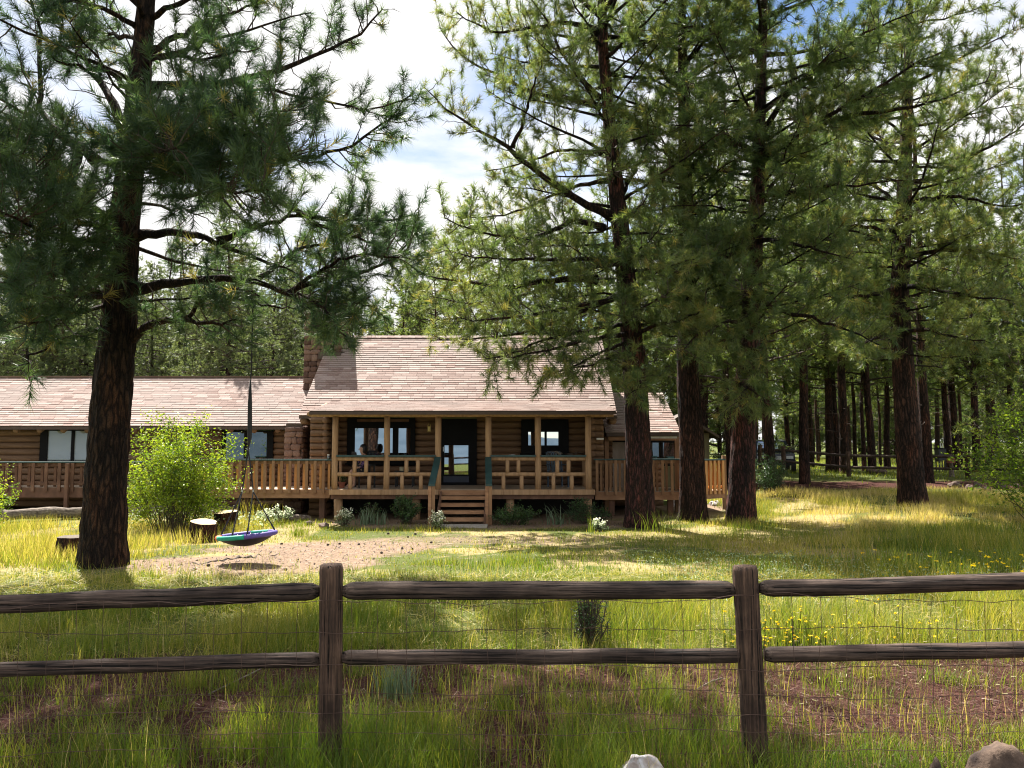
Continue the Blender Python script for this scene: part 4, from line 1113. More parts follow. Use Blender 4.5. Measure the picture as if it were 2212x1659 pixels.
# the big tree on the left
T1Y = 12.0
t1_limbs = [
    ([(318, 191, 0), (355, 176, -.2), (444, 191, -.4), (511, 178, -.3), (578, 160, -.2), (644, 133, 0), (711, 111, .2), (778, 76, .3), (826, 20, .4)], 24, .38, .8),
    ([(511, 178, -.3), (570, 190, -.3), (640, 205, -.2), (720, 225, 0), (800, 240, .1), (880, 215, .2)], 9, .3, .75),
    ([(325, 107, 0), (391, 80, .2), (430, 44, .4), (511, 27, .7), (580, -10, 1)], 17, .35, .8),
    ([(290, 215, 0), (262, 175, -.3), (226, 150, -.6), (170, 145, -.9), (110, 120, -1.2)], 18, .4, .8),
    ([(272, 285, 0), (240, 215, .3), (200, 150, .6), (165, 105, .9), (120, 40, 1.2)], 26, .4, .8),
    ([(240, 478, 0), (195, 465, -.2), (150, 385, -.4), (118, 340, -.5), (60, 330, -.6), (-30, 345, -.8)], 28, .55, .6),
    ([(150, 385, -.4), (185, 330, -.2), (150, 300, 0), (80, 285, .3), (0, 255, .6), (-60, 230, .7)], 24, .5, .5),
    ([(205, 345, .2), (150, 290, .5), (100, 262, .6), (72, 268, .7), (82, 200, .8), (90, 110, .9), (68, 0, 1.0), (60, -80, 1)], 22, .35, .8),
    ([(318, 305, 0), (386, 295, -.8), (444, 285, -1.5), (500, 300, -2.0), (560, 290, -2.4), (600, 235, -2.6)], 24, .3, 2.3, .55),
    ([(310, 330, 0), (400, 350, -1.0), (480, 360, -1.8), (560, 350, -2.4), (640, 330, -2.8)], 16, .25, 2.3, .5),
    ([(310, 360, 0), (370, 385, -1.2), (430, 400, -2.0), (500, 420, -2.6), (580, 410, -3)], 14, .3, 2.3, .5),
    ([(300, 330, 0), (300, 320, -1.2), (330, 330, -2.2), (380, 320, -3.0)], 14, .35, 2.3, .5),
    ([(293, 510, 0), (400, 502, -.2), (471, 520, -.4), (511, 547, -.4), (569, 560, -.3), (640, 590, 0)], 24, .45, .8),
    ([(471, 520, -.4), (533, 498, -.2), (600, 480, 0), (644, 462, .2), (700, 470, .4), (790, 500, .6)], 15, .3, .8),
    ([(600, 431, .4), (644, 462, .4), (711, 480, .4), (845, 476, .5), (905, 465, .6)], 14, .3, .8),
    ([(560, 360, .5), (640, 340, .4), (720, 330, .3), (800, 290, .3), (860, 250, .4), (895, 200, .4)], 12, .15, 1.1),
    ([(293, 622, 0), (378, 609, -.2), (444, 596, -.3), (555, 604, -.2), (622, 636, 0), (667, 658, .1), (711, 693, .2), (757, 735, .2)], 26, .7, .3),
    ([(622, 636, 0), (700, 600, .2), (780, 590, .5), (850, 560, .8), (900, 500, 1.0)], 14, .15, 1.1),
    ([(667, 658, .1), (740, 640, .4), (800, 660, .6), (840, 690, .8)], 10, .15, 1.0),
    ([(711, 693, .2), (730, 670, 0), (760, 660, -.3), (800, 640, -.5)], 9, .2, 1.0),
    ([(640, 462, .2), (720, 500, .3), (800, 520, .5), (885, 545, .6)], 11, .15, 1.7),
    ([(622, 636, 0), (720, 565, -.3), (800, 545, -.5), (890, 560, -.6)], 11, .2, 1.6),
    ([(560, 600, .2), (640, 540, .5), (730, 520, .9), (820, 480, 1.1)], 10, .2, 1.4),
    ([(240, 500, 0), (150, 470, -1.0), (70, 420, -1.9), (10, 330, -2.4), (20, 280, -2.6)], 12, .35, 1.8),
    ([(240, 600, 0), (150, 600, -1.4), (70, 560, -2.2), (10, 530, -2.8)], 12, .35, 1.8),
    ([(600, 625, -.1), (660, 640, -.5), (720, 680, -.8), (700, 720, -1.0)], 9, .2, 1.8, .1),
    ([(640, 645, 0), (690, 690, .3), (740, 720, .5), (800, 700, .7)], 9, .2, 1.5, .1),
    ([(430, 600, -.3), (500, 640, .1), (545, 656, .3), (590, 662, .4), (640, 668, .5)], 11, .5, .7),
    ([(284, 729, 0), (333, 693, -.2), (400, 690, -.6), (466, 702, -1.0), (510, 690, -1.2)], 22, .4, 1.0),
    ([(400, 690, -.6), (440, 640, -.9), (500, 620, -1.2), (560, 640, -1.3)], 10, .2, 1.1),
    ([(231, 565, 0), (156, 560, -.4), (89, 578, -.8), (40, 560, -1.2)], 18, .5, .8),
    ([(227, 520, 0), (178, 520, .3), (111, 569, .5), (50, 580, .6)], 16, .5, .6),
    ([(218, 631, 0), (178, 622, -.3), (89, 631, -.6), (20, 640, -1)], 15, .4, .9),
    ([(240, 700, 0), (180, 720, -.5), (110, 740, -.8), (40, 790, -.9)], 12, .4, .5),
    ([(250, 470, 0), (180, 440, -1.2), (100, 400, -2.2), (30, 350, -3.0), (-30, 290, -3.2)], 16, .3, 2.0, .5),
    ([(250, 540, 0), (170, 520, -1.4), (90, 500, -2.4), (20, 470, -3.2), (-40, 440, -3.4)], 16, .3, 2.0, .5),
    ([(245, 640, 0), (160, 640, -1.4), (80, 640, -2.4), (10, 610, -3.2)], 15, .3, 2.0, .5),
    ([(245, 650, 0), (150, 690, -1.0), (70, 700, -1.8), (0, 690, -2.4)], 12, .35, 1.2, .45),
    ([(300, 60, 0), (230, 20, -.6), (150, -5, -1.2), (90, 30, -1.7)], 14, .3, 1.4),
    ([(312, 20, 0), (240, -30, -.2), (160, -60, -.4), (60, -70, -.6)], 13, .3, 1.3),
    ([(305, 130, 0), (370, 120, -.8), (440, 130, -1.5), (520, 110, -2)], 11, .35, 1.2),
    ([(315, 90, 0), (260, 75, .8), (190, 60, 1.6), (120, 20, 2.2)], 14, .3, .9),
    ([(322, 40, 0), (420, -10, -.5), (500, 0, -.8), (590, -30, -1.2)], 14, .3, .9),
    ([(300, 250, 0), (380, 235, 1.0), (450, 230, 1.8), (540, 250, 2.3)], 10, .5, .5),
]
hero_pine('huge dark pine in the left foreground whose limb carries the rope swing',
          [(222, 1205, 92), (228, 1050, 84), (238, 900, 80), (250, 760, 76), (258, 680, 72), (262, 600, 66), (268, 480, 62), (285, 330, 56), (297, 220, 50), (308, 110, 42), (316, 0, 38)],
          T1Y, 19.0, t1_limbs, 3, 96, 240, 38, 0.0085,
          [(9.0, 18.5, 60, (5.4, 1.8), 8, 30, 0.75), (3.6, 8.6, 16, (2.6, 3.0), -5, 15, 0.6)], tint0=0.16, per_m=8.2, bark='bark_dark', bare=4.0)

# the four pines in front of the porch and right wing
HT = dict(sides=56, rows=130, nn=20, nw=0.011)
t2_limbs = [
    ([(1329, 471, 0), (1285, 458, -.2), (1232, 413, -.4), (1161, 378, -.5), (1116, 338, -.5), (1089, 302, -.4), (1054, 289, -.3), (1009, 271, -.2), (965, 244, 0), (918, 190, .2)], 21, .35, .8),
    ([(1107, 320, -.4), (1125, 276, -.6), (1138, 236, -.8), (1152, 190, -1), (1170, 130, -1.2)], 10, .2, 1),
    ([(1298, 213, 0), (1241, 156, -.4), (1205, 102, -.7), (1192, 58, -.9), (1150, 0, -1)], 13, .3, .9),
    ([(1298, 231, 0), (1232, 209, .3), (1169, 213, .6), (1100, 170, .9), (1000, 130, 1.2), (950, 60, 1.4)], 14, .3, .9),
    ([(1294, 71, 0), (1241, 44, -.2), (1150, 60, -.5), (1060, 75, -.8), (985, 25, -1)], 14, .25, .9),
    ([(1343, 418, 0), (1374, 364, .3), (1401, 311, .5), (1418, 267, .7)], 13, .4, .7),
    ([(1303, 493, 0), (1241, 471, -.6), (1192, 502, -1.2), (1120, 520, -1.6), (1030, 500, -2), (960, 470, -2.2)], 16, .3, 1.3),
    ([(1290, 604, 0), (1196, 604, -.4), (1107, 618, -.8), (1045, 618, -1), (960, 600, -1), (890, 590, -1)], 18, .3, 1.3),
    ([(1330, 560, 0), (1240, 560, -1.2), (1140, 560, -2), (1040, 560, -2.6), (960, 540, -3)], 13, .25, 1.4),
    ([(1350, 640, 0), (1260, 660, -.8), (1160, 680, -1.4), (1060, 690, -1.8), (960, 690, -2)], 14, .25, 1.4),
    ([(1340, 560, 0), (1240, 590, .8), (1130, 640, 1.3), (1020, 660, 1.6), (930, 640, 1.8)], 12, .25, 1.3),
    ([(1360, 720, 0), (1300, 730, -1.2), (1220, 745, -1.9), (1140, 770, -2.3), (1050, 775, -2.5)], 13, .4, 1.0, .05),
    ([(1365, 760, 0), (1320, 770, -.8), (1270, 790, -1.4), (1220, 800, -1.8)], 10, .3, 1.1, .1),
    ([(1360, 740, 0), (1300, 760, -1), (1240, 790, -1.7), (1170, 815, -2.1)], 9, .25, 1.3, .05),
    ([(1350, 700, 0), (1260, 715, -1), (1150, 740, -1.8), (1060, 790, -2.2)], 10, .3, 1.2, .05),
    ([(1330, 640, 0), (1200, 700, 0), (1080, 730, -.2), (930, 735, -.4)], 11, .4, .9, .1),
    ([(1375, 800, 0), (1340, 790, -1), (1400, 830, -1.5), (1360, 850, -1.9)], 9, .3, 1.4, .0),
    ([(1360, 730, 0), (1420, 700, -1.0), (1480, 690, -1.6), (1530, 660, -2)], 12, .25, 1.3),
    ([(1350, 640, 0), (1400, 600, -1.2), (1450, 570, -2), (1500, 560, -2.6)], 12, .25, 1.3),
    ([(1300, 330, 0), (1220, 320, .6), (1140, 350, 1.2), (1050, 370, 1.6)], 10, .3, 1),
    ([(1310, 390, 0), (1240, 400, 1), (1160, 440, 1.8), (1080, 470, 2.2), (1000, 470, 2.5)], 12, .25, 1.2),
]
hero_pine('red-barked pine standing in front of the right end of the porch',
          [(1384, 1125, 66), (1380, 1000, 57), (1375, 880, 52), (1366, 740, 46), (1352, 600, 42), (1336, 450, 37), (1322, 330, 32), (1313, 220, 27), (1303, 120, 24), (1300, 0, 21)],
          19.6, 24, t2_limbs, 5, HT['sides'], HT['rows'], 24, 0.0125,
          [(12.0, 15, 14, (5.0, 4.6), 5, 25, .9), (15, 23.5, 18, (4.4, 1.4), 10, 30, .4), (4.6, 13, 46, (2.9, 3.8), -12, 18, .85)], tint0=0.6, per_m=10, bark='bark_red', bare=1.5)
t3_limbs = [
    ([(1458, 355, 0), (1427, 387, -.3), (1410, 418, -.5), (1403, 471, -.6), (1398, 510, -.7)], 15, .5, .5, .1),
    ([(1458, 355, 0), (1423, 316, .3), (1380, 290, .6), (1340, 250, .8)], 9, .4, .8),
    ([(1485, 370, 0), (1530, 320, -.6), (1600, 290, -1.2), (1660, 280, -1.6)], 13, .3, 1.1),
    ([(1480, 560, 0), (1420, 545, -1.0), (1350, 560, -1.8), (1290, 590, -2.3)], 13, .25, 1.3),
    ([(1485, 640, 0), (1540, 620, -1.1), (1600, 600, -1.8), (1660, 610, -2.2)], 13, .25, 1.3),
    ([(1483, 700, 0), (1440, 710, -1.2), (1390, 690, -1.9), (1330, 680, -2.5)], 11, .25, 1.3),
    ([(1482, 770, 0), (1530, 740, -1.0), (1580, 730, -1.6), (1640, 760, -2)], 11, .3, 1.2, .1),
    ([(1476, 200, 0), (1430, 160, -.8), (1390, 100, -1.4), (1350, 40, -1.8)], 11, .25, 1.1),
    ([(1474, 150, 0), (1520, 90, -.8), (1570, 60, -1.3), (1620, 10, -1.8)], 11, .25, 1.1),
    ([(1480, 450, 0), (1530, 430, -.8), (1570, 400, -1.4)], 9, .3, 1.2),
]
hero_pine('straight dark pine, second from the porch, in front of the right wing roof',
          [(1497, 1100, 58), (1494, 960, 52), (1486, 820, 48), (1486, 660, 40), (1484, 520, 34), (1481, 400, 30), (1477, 250, 24), (1474, 120, 20), (1472, 0, 18)],
          20.8, 25, t3_limbs, 8, 52, 120, 24, 0.0125,
          [(11.5, 15, 14, (4.4, 4.0), 0, 25, .8), (15, 24, 18, (3.8, 1.3), 10, 30, .4), (4.2, 11.5, 42, (2.8, 3.6), -12, 18, .85)], tint0=0.46, per_m=10)
t4_limbs = [
    ([(1640, 325, 0), (1724, 289, -.8), (1786, 262, -1.3), (1866, 244, -1.8), (1980, 235, -2.2), (2080, 200, -2.4), (2150, 170, -2.5)], 17, .25, 1.4),
    ([(1640, 350, 0), (1700, 310, -1.2), (1800, 240, -2.0), (1900, 190, -2.6), (2000, 120, -3), (2090, 90, -3.2)], 16, .25, 1.5),
    ([(1640, 300, 0), (1700, 200, -1.0), (1780, 130, -1.6), (1880, 60, -2), (1990, 20, -2.4)], 15, .2, 1.4),
    ([(1636, 420, 0), (1700, 420, -1.0), (1780, 400, -1.7), (1880, 400, -2.2), (1960, 390, -2.4)], 13, .25, 1.4),
    ([(1645, 120, 0), (1580, 90, -.8), (1520, 60, -1.4), (1450, 50, -1.8)], 11, .25, 1.1),
    ([(1637, 330, 0), (1580, 300, -1.2), (1520, 270, -2), (1450, 270, -2.4)], 12, .25, 1.3),
    ([(1622, 640, 0), (1680, 670, -.8), (1770, 690, -1.3), (1850, 720, -1.8), (1900, 745, -2)], 14, .35, .9, .2),
    ([(1630, 520, 0), (1690, 520, -1.2), (1760, 540, -2), (1840, 560, -2.6)], 13, .25, 1.3),
    ([(1628, 560, 0), (1570, 560, -1.2), (1500, 570, -2), (1440, 600, -2.6)], 12, .25, 1.4),
    ([(1620, 700, 0), (1570, 690, -1.3), (1510, 720, -2), (1470, 760, -2.5)], 12, .3, 1.3, .1),
    ([(1615, 760, 0), (1660, 770, -1.0), (1610, 840, -1.6), (1590, 870, -1.9)], 10, .3, 1.3, .0),
    ([(1618, 800, 0), (1590, 830, -1.0), (1640, 850, -1.4), (1660, 880, -1.6)], 9, .3, 1.3, .0),
    ([(1635, 450, 0), (1680, 380, 1), (1740, 330, 1.8), (1820, 300, 2.4)], 11, .25, 1.2),
    ([(1640, 250, 0), (1720, 180, 1), (1820, 130, 1.8), (1900, 130, 2.4)], 11, .25, 1.2),
]
hero_pine('leaning pine with flared foot and red right side, third from the porch',
          [(1600, 1110, 62), (1603, 1000, 54), (1610, 880, 50), (1616, 760, 45), (1624, 640, 40), (1630, 510, 36), (1637, 400, 31), (1641, 250, 26), (1646, 100, 21), (1650, 0, 19)],
          20.2, 25, t4_limbs, 13, 56, 125, 24, 0.0125,
          [(12.0, 15, 14, (5.2, 4.8), 5, 25, .9), (15, 24.5, 18, (4.6, 1.4), 10, 30, .4), (4.2, 12, 44, (2.8, 3.8), -12, 18, .85)], tint0=0.48, per_m=10, bark='bark_red')
t5_limbs = [
    ([(1938, 515, 0), (1875, 515, -.4), (1822, 528, -.7), (1751, 506, -1), (1693, 520, -1.2)], 15, .45, .7, .1),
    ([(1938, 500, 0), (1853, 489, .3), (1751, 480, .5), (1680, 470, .6)], 11, .3, .9),
    ([(1950, 440, 0), (2010, 430, -.8), (2080, 420, -1.2), (2160, 450, -1.6), (2230, 440, -2)], 14, .25, 1.3),
    ([(1955, 400, 0), (2040, 380, -.6), (2110, 330, -1), (2190, 290, -1.2), (2240, 240, -1.3)], 13, .3, 1.0),
    ([(1945, 560, 0), (2020, 540, -.8), (2100, 540, -1.3), (2200, 560, -1.8)], 14, .25, 1.3),
    ([(1940, 620, 0), (2010, 620, -1.2), (2090, 640, -2), (2190, 650, -2.6)], 13, .3, 1.2),
    ([(1940, 620, 0), (1880, 640, -1.2), (1810, 640, -2), (1750, 660, -2.5)], 13, .25, 1.3),
    ([(1945, 720, 0), (2000, 710, -1.3), (2060, 730, -2), (2140, 740, -2.6)], 12, .3, 1.1, .1),
    ([(1945, 720, 0), (1890, 730, -1.3), (1830, 760, -2)], 11, .3, 1.0, .1),
    ([(1950, 450, 0), (1890, 400, 1), (1820, 380, 1.8)], 11, .25, 1.2),
    ([(1955, 330, 0), (1900, 300, 1), (1850, 280, 2), (1790, 300, 2.6)], 11, .25, 1.3),
]
hero_pine('tall pine standing in long yellow grass at the right',
          [(1972, 1090, 56), (1965, 1000, 51), (1957, 880, 46), (1948, 760, 42), (1942, 640, 38), (1949, 540, 34), (1953, 430, 31), (1956, 330, 26), (1960, 220, 22), (1963, 100, 18), (1965, 0, 15)],
          23.0, 20, t5_limbs, 17, 52, 115, 23, 0.0135,
          [(8.0, 19.5, 46, (4.8, 1.3), 0, 28, .95), (4.0, 8, 26, (2.8, 3.6), -12, 15, .9)], tint0=0.6, per_m=10)

# pines that stand further back; a few kinds, many copies
def back_pine(kind, h, crown0, rmax, seed, nn, nw, dens, nlen=0.26, spruce=False, trunk_r=0.2):
    rg = np.random.default_rng(seed)
    root = bpy.data.objects.new('pine_tree' if not spruce else 'spruce_tree', None); COL.objects.link(root); root.empty_display_size = 0.3
    n = 9
    zz = np.linspace(-0.2, h, n)
    bend = np.cumsum(rg.normal(0, 0.06, (n, 2)), axis=0)
    P = np.stack([bend[:, 0], bend[:, 1], zz], -1); P[0, :2] = P[1, :2]
    rad = trunk_r * (1 - 0.92 * np.linspace(0, 1, n) ** 0.9)
    link('trunk', trunk_mesh(P, rad, 16, 44, seed, 0.3, 0.02, relief=False), M['bark'], root)
    fol = Foliage(seed + 3)
    nl = int((h - crown0) * dens)
    mb = MB()
    for i in range(nl):
        f = (i + rg.random()) / nl
        z = crown0 + (h - crown0) * f
        c = np.array([np.interp(z, P[:, 2], P[:, 0]), np.interp(z, P[:, 2], P[:, 1]), z])
        az = i * 2.39996 + rg.uniform(-.6, .6)
        L0 = (rmax * (1 - f ** 1.3) * rg.uniform(.55, 1.1) + 0.35) if not spruce else (rmax * (1 - f) * rg.uniform(.8, 1.05) + 0.3)
        an = R(rg.uniform(-8, 22)) if not spruce else R(rg.uniform(-22, -2))
        hd = np.array([math.cos(az), math.sin(az), 0])
        pts = np.array([c + hd * L0 * q * math.cos(an) + UP * (L0 * q * math.sin(an) + (0.16 if not spruce else .12) * L0 * q * q) for q in (0, .25, .5, .75, 1)])
        pts[1:] += rg.normal(0, 0.05, (4, 3)) * L0 * 0.5
        mb.tube(pts, np.linspace(0.012 + 0.011 * L0, 0.006, 5), 4, False)
        if spruce: fol.along(pts, L0, 6.0, 0.12, (0.3, 0.8), 0.15, 0.05)
        else: fol.along(pts, L0, 5.5, 0.25, (0.35, 1.0), 0.17, 0.3)
    for i in range(int(crown0 * 1.2)):                      # dead stubs on the bare stem
        z = rg.uniform(crown0 * 0.3, crown0); az = rg.uniform(0, 6.28); L0 = rg.uniform(0.4, 1.6)
        c = np.array([np.interp(z, P[:, 2], P[:, 0]), np.interp(z, P[:, 2], P[:, 1]), z])
        e = c + np.array([math.cos(az), math.sin(az), rg.uniform(-.3, .3)]) * L0
        mb.tube([c, (c + e) / 2 + rg.normal(0, .05, 3), e], [0.022, 0.014, 0.006], 4, False)
    mb.build('limbs', M['twig'], root, kind='stuff')
    cnt = fol.build(root, nn, nlen if not spruce else 0.15, nw, M['needle_far'] if not spruce else M['spruce'], M['twig'], tint0=0.5, wscale=1.6)
    print('back', kind, 'tufts', cnt)
    return root
KIND = [
    back_pine('tall', 19, 5.2, 3.6, 41, 11, 0.034, 5.0, trunk_r=0.24),
    back_pine('tall2', 16, 4.0, 3.4, 43, 11, 0.034, 5.2, trunk_r=0.2),
    back_pine('young', 11, 0.9, 3.3, 47, 11, 0.036, 8.5, trunk_r=0.11),
    back_pine('thin', 14, 5.5, 2.3, 53, 10, 0.034, 4.5, trunk_r=0.13),
    back_pine('spruce', 13, 0.5, 4.2, 59, 14, 0.034, 11.0, spruce=True, trunk_r=0.17),
]
KLAB = ['tall pine with bare lower trunk', 'mid-height full-crowned pine', 'bushy young pine with low branches', 'slender pine with a thin bare stem', 'grey-green spruce']
def zone(x, y):
    u = CX + x / y * FP
    if u < 680: return 'behind the left wing roof' if y < 60 else 'far behind the left wing roof'
    if u < 1420: return 'behind the main cabin roof' if y < 60 else 'far behind the main cabin roof'
    if y < 60: return 'among the nearer trunks beyond the far fence' if u > 1590 else 'behind the right wing roof and shed'
    return 'deep in the woods beyond the far fence'
used = [0] * 5
def put_back(k, x, y, s=1.0, rz=None, label=None):
    if used[k] == 0: o = KIND[k]
    else: o = copy_tree(KIND[k])
    used[k] += 1
    o.location = (x, y, float(gz(x, y)) - 0.05); o.scale = (s, s, s)
    o.rotation_euler = (0, 0, random.uniform(0, 6.28) if rz is None else rz)
    if label: tag(o, label, 'tree')
    else: tag(o, KLAB[k] + ' ' + zone(x, y), 'tree', KLAB[k] + ' ' + zone(x, y))
    return o
def far(u, v=None, y=None, k=0, s=1.0, label=None):
    x = (u - CX) / FP * y
    return put_back(k, x, y, s, label=label)
# behind the left wing
for u, y, k, s in ((490, 30.3, 4, .92), (60, 35, 4, .8), (330, 34.5, 4, .78), (470, 36, 4, .86), (585, 34, 4, .8), (185, 37, 4, .9), (700, 38, 4, .9), (390, 39, 4, .95), (530, 40, 4, .95), (260, 40, 4, .95), (120, 39, 4, .9), (650, 41, 4, 1.0), (0, 38, 4, .9)): far(u, y=y, k=k, s=s)
for u, y, k, s in ((-60, 40, 2, 1.0), (20, 44, 1, .85), (120, 42, 2, .95), (260, 43, 2, 1.0), (400, 44, 2, .98), (520, 46, 2, 1.05), (640, 42, 2, 1.0), (770, 44, 2, 1.0), (860, 40, 2, 1.05),
                   (200, 50, 1, .8), (450, 52, 1, .82), (330, 56, 1, .85), (620, 52, 1, .85)): far(u, y=y, k=k, s=s)
# behind the main roof
for u, y, k, s in ((930, 38, 2, 1.1), (1010, 41, 1, .95), (1090, 37, 2, 1.1), (1160, 42, 1, .95), (1240, 37, 2, 1.2), (1310, 40, 0, .85), (1400, 36, 2, 1.1), (1450, 42, 1, 1.0),
                   (1520, 35, 1, .9), (1560, 40, 2, 1.2), (980, 50, 1, 1.0), (1120, 52, 0, .85), (1270, 50, 0, .9), (1380, 52, 0, .95)): far(u, y=y, k=k, s=s)
# individual trunks right of the cabin
far(1661, y=27.5, k=1, s=1.05, label='pine with rough grey trunk behind the dark round shrub')
far(1730, y=30.5, k=0, s=.9, label='pine trunk rising through the far fence line right of the parked vehicle')
far(2000, y=31, k=0, s=1.0, label='dark pine trunk close behind the tall pine in yellow grass')
far(1575, y=31, k=1, s=.9, label='pine trunk just right of the small shed')
far(1515, y=33, k=3, s=1.1, label='slender pine rising behind the shed roof')
rr = random.Random(5)
for u, y, k in ((1790, 40, 0), (1805, 41, 1), (1822, 38, 0), (1845, 46, 3), (1862, 42, 3), (1880, 39, 1), (1900, 50, 3), (1912, 44, 1), (1935, 56, 3), (2045, 42, 1), (2062, 43, 0), (2105, 40, 0), (2130, 46, 1), (2180, 41, 0), (2215, 47, 1), (2150, 58, 0),
                (1700, 44, 1), (1750, 48, 0), (1620, 46, 0), (1650, 52, 1), (2075, 52, 3), (2020, 60, 0), (1960, 52, 1), (2250, 38, 0), (2330, 44, 0), (2240, 30, 2)):
    far(u, y=y, k=k, s=rr.uniform(.85, 1.08))
for i in range(60):
    y = rr.uniform(58, 105); u = rr.uniform(1480, 2400)
    far(u, y=y, k=rr.choice((0, 0, 1, 1, 3, 2)), s=rr.uniform(.85, 1.15))
for i in range(26):
    y = rr.uniform(96, 130); u = rr.uniform(1500, 2350)
    far(u, y=y, k=2, s=rr.uniform(.9, 1.4))
for i in range(30):
    far(rr.uniform(-250, 950), y=rr.uniform(45, 60), k=2, s=rr.uniform(.85, 1.15))
for i in range(26):
    y = rr.uniform(62, 95); u = rr.uniform(-200, 1450)
    far(u, y=y, k=rr.choice((1, 2, 2)), s=rr.uniform(.9, 1.1))
# ------------------------------------------------------------------ near rail fence
FY = 4.15
fence = thing('rail_fence', 'weathered round-rail fence with wire mesh across the foreground', 'fence', (0, 0, 0))
def rough_log(name, p0, p1, r, mat, parent, sides=28, n=46, taper=0.0, seed=0, sag=0.0, bump=0.05, end_squash=0.55):
    p0 = np.array(p0, float); p1 = np.array(p1, float)
    d = p1 - p0; L = np.linalg.norm(d)
    t = np.linspace(0, 1, n)
    rg = np.random.default_rng(seed)
    th = np.arange(sides) * 2 * math.pi / sides
    crack = np.zeros(sides)
    for _ in range(7):
        c = rg.integers(sides); crack[c] -= rg.uniform(0.04, 0.12)
    lob = 0.03 * np.cos(2 * th + rg.uniform(0, 6)) + 0.02 * np.cos(3 * th + rg.uniform(0, 6))
    wave = np.interp(t, np.linspace(0, 1, 9), rg.normal(0, 0.012, 9))
    RR = r * (1 + lob[None] + wave[:, None] + crack[None] * (0.6 + 0.4 * np.sin(t * 14 + rg.uniform(0, 6)))[:, None] + rg.normal(0, 0.013, (n, sides)))
    if taper: 
        e = np.minimum(t, 1 - t) * L
        RR = RR * (end_squash + (1 - end_squash) * sstep(0, taper, e))[:, None]
    T = d / L
    ref = np.array([0, 0, 1.0]) if abs(T[2]) < 0.8 else np.array([0, 1.0, 0])
    A = np.cross(T, ref); A /= np.linalg.norm(A); B = np.cross(A, T)
    Pc = p0[None] + d[None] * t[:, None]
    Pc = Pc + np.interp(t, np.linspace(0, 1, 7), rg.normal(0, 0.0018, 7))[:, None] * np.array([0, 0.3, 1.0]) 
    Pc[:, 2] -= sag * 4 * t * (1 - t)
    V = Pc[:, None] + RR[..., None] * (np.cos(th)[None, :, None] * A + np.sin(th)[None, :, None] * B)
    mb = MB()
    i = np.arange(n - 1)[:, None] * sides; j = np.arange(sides)[None]; k = (j + 1) % sides
    F = np.stack([i + j, i + sides + j, i + sides + k, i + k], -1).reshape(-1, 4)
    V = V.reshape(-1, 3); nV = len(V)
    V = np.vstack([V, Pc[0] - T * 0.004, Pc[-1] + T * 0.006])
    jj = np.arange(sides); kk = (jj + 1) % sides; o = (n - 1) * sides
    mb.add(V - p0, F, np.stack([np.full(sides, nV), jj, kk], -1), np.stack([np.full(sides, nV + 1), o + kk, o + jj], -1))
    return mb.build(name, mat, parent, smooth=True, loc=p0)
def fpost(u_top, v_top, u_bot, v_bot, w, seed, parent=fence, Y=FY, mat='fpost'):
    a = at(u_bot, v_bot, Y); b = at(u_top, v_top, Y)
    a[1] = b[1] = Y
    a[2] = float(gz(a[0], Y)) - 0.15
    return rough_log('post', a, b, w / 2 / FP * Y, M[mat], parent, 32, 60, seed=seed, bump=0.05, taper=0.02, end_squash=0.93)
fpost(716, 1220, 714, 1655, 51, 1)
fpost(1608, 1222, 1636, 1648, 52, 2)
fpost(-250, 1262, -262, 1690, 52, 3)
fpost(2520, 1200, 2570, 1630, 52, 4)
for (ua, va), (ub, vb), w, sd in (
    ((-228, 1314), (691, 1277), 37, 11), ((741, 1276), (1588, 1274), 37, 12), ((1640, 1272), (2500, 1248), 36, 13),
    ((-232, 1454), (692, 1424), 32, 14), ((740, 1420), (1602, 1417), 31, 15), ((1652, 1415), (2510, 1396), 33, 16)):
    rough_log('rail', at(ua, va, FY), at(ub, vb, FY), w / 2 / FP * FY, M['rail'], fence, 26, 60, taper=0.05 if sd < 14 else 0.025, seed=sd, sag=0.0, end_squash=0.55 if sd < 14 else 0.75)
# the wire mesh, stapled to the near side of the posts
wm = MB()
rgw = np.random.default_rng(3)
Yw = FY - 0.075
xa, xb = float(at(-250, 1300, Yw)[0]), float(at(2520, 1300, Yw)[0])
xs = np.arange(xa, xb, 0.038)
levels = [(1297, .012), (1362, .008), (1441, .006), (1500, .006), (1540, .008), (1582, .006), (1622, .006)]
wz = []
for v, am in levels:
    z0 = float(at(1106, v, Yw)[2])
    z = z0 + am * np.sin(xs * 21 + v) * 0.5 + np.interp(xs, np.linspace(xa, xb, 14), rgw.normal(0, 0.012, 14)) - 0.02 * np.clip(-xs - 1, 0, 4) * 0.5
    wz.append(z)
    yy = Yw + rgw.normal(0, 0.002, len(xs))
    wm.tube(np.stack([xs, yy, z], -1), 0.0017, 4, False)
x = xa
while x < xb:
    pts = []
    for (v, am), z in zip(levels, wz):
        pts.append((x + rgw.normal(0, 0.006), Yw - 0.003, np.interp(x, xs, z)))
    pts.append((x + rgw.normal(0, 0.006), Yw - 0.003, pts[-1][2] - 0.1))
    wm.tube(pts, 0.0014, 4, False)
    x += 0.143
wm.build('wire_mesh', M['wire'], fence, kind='stuff')

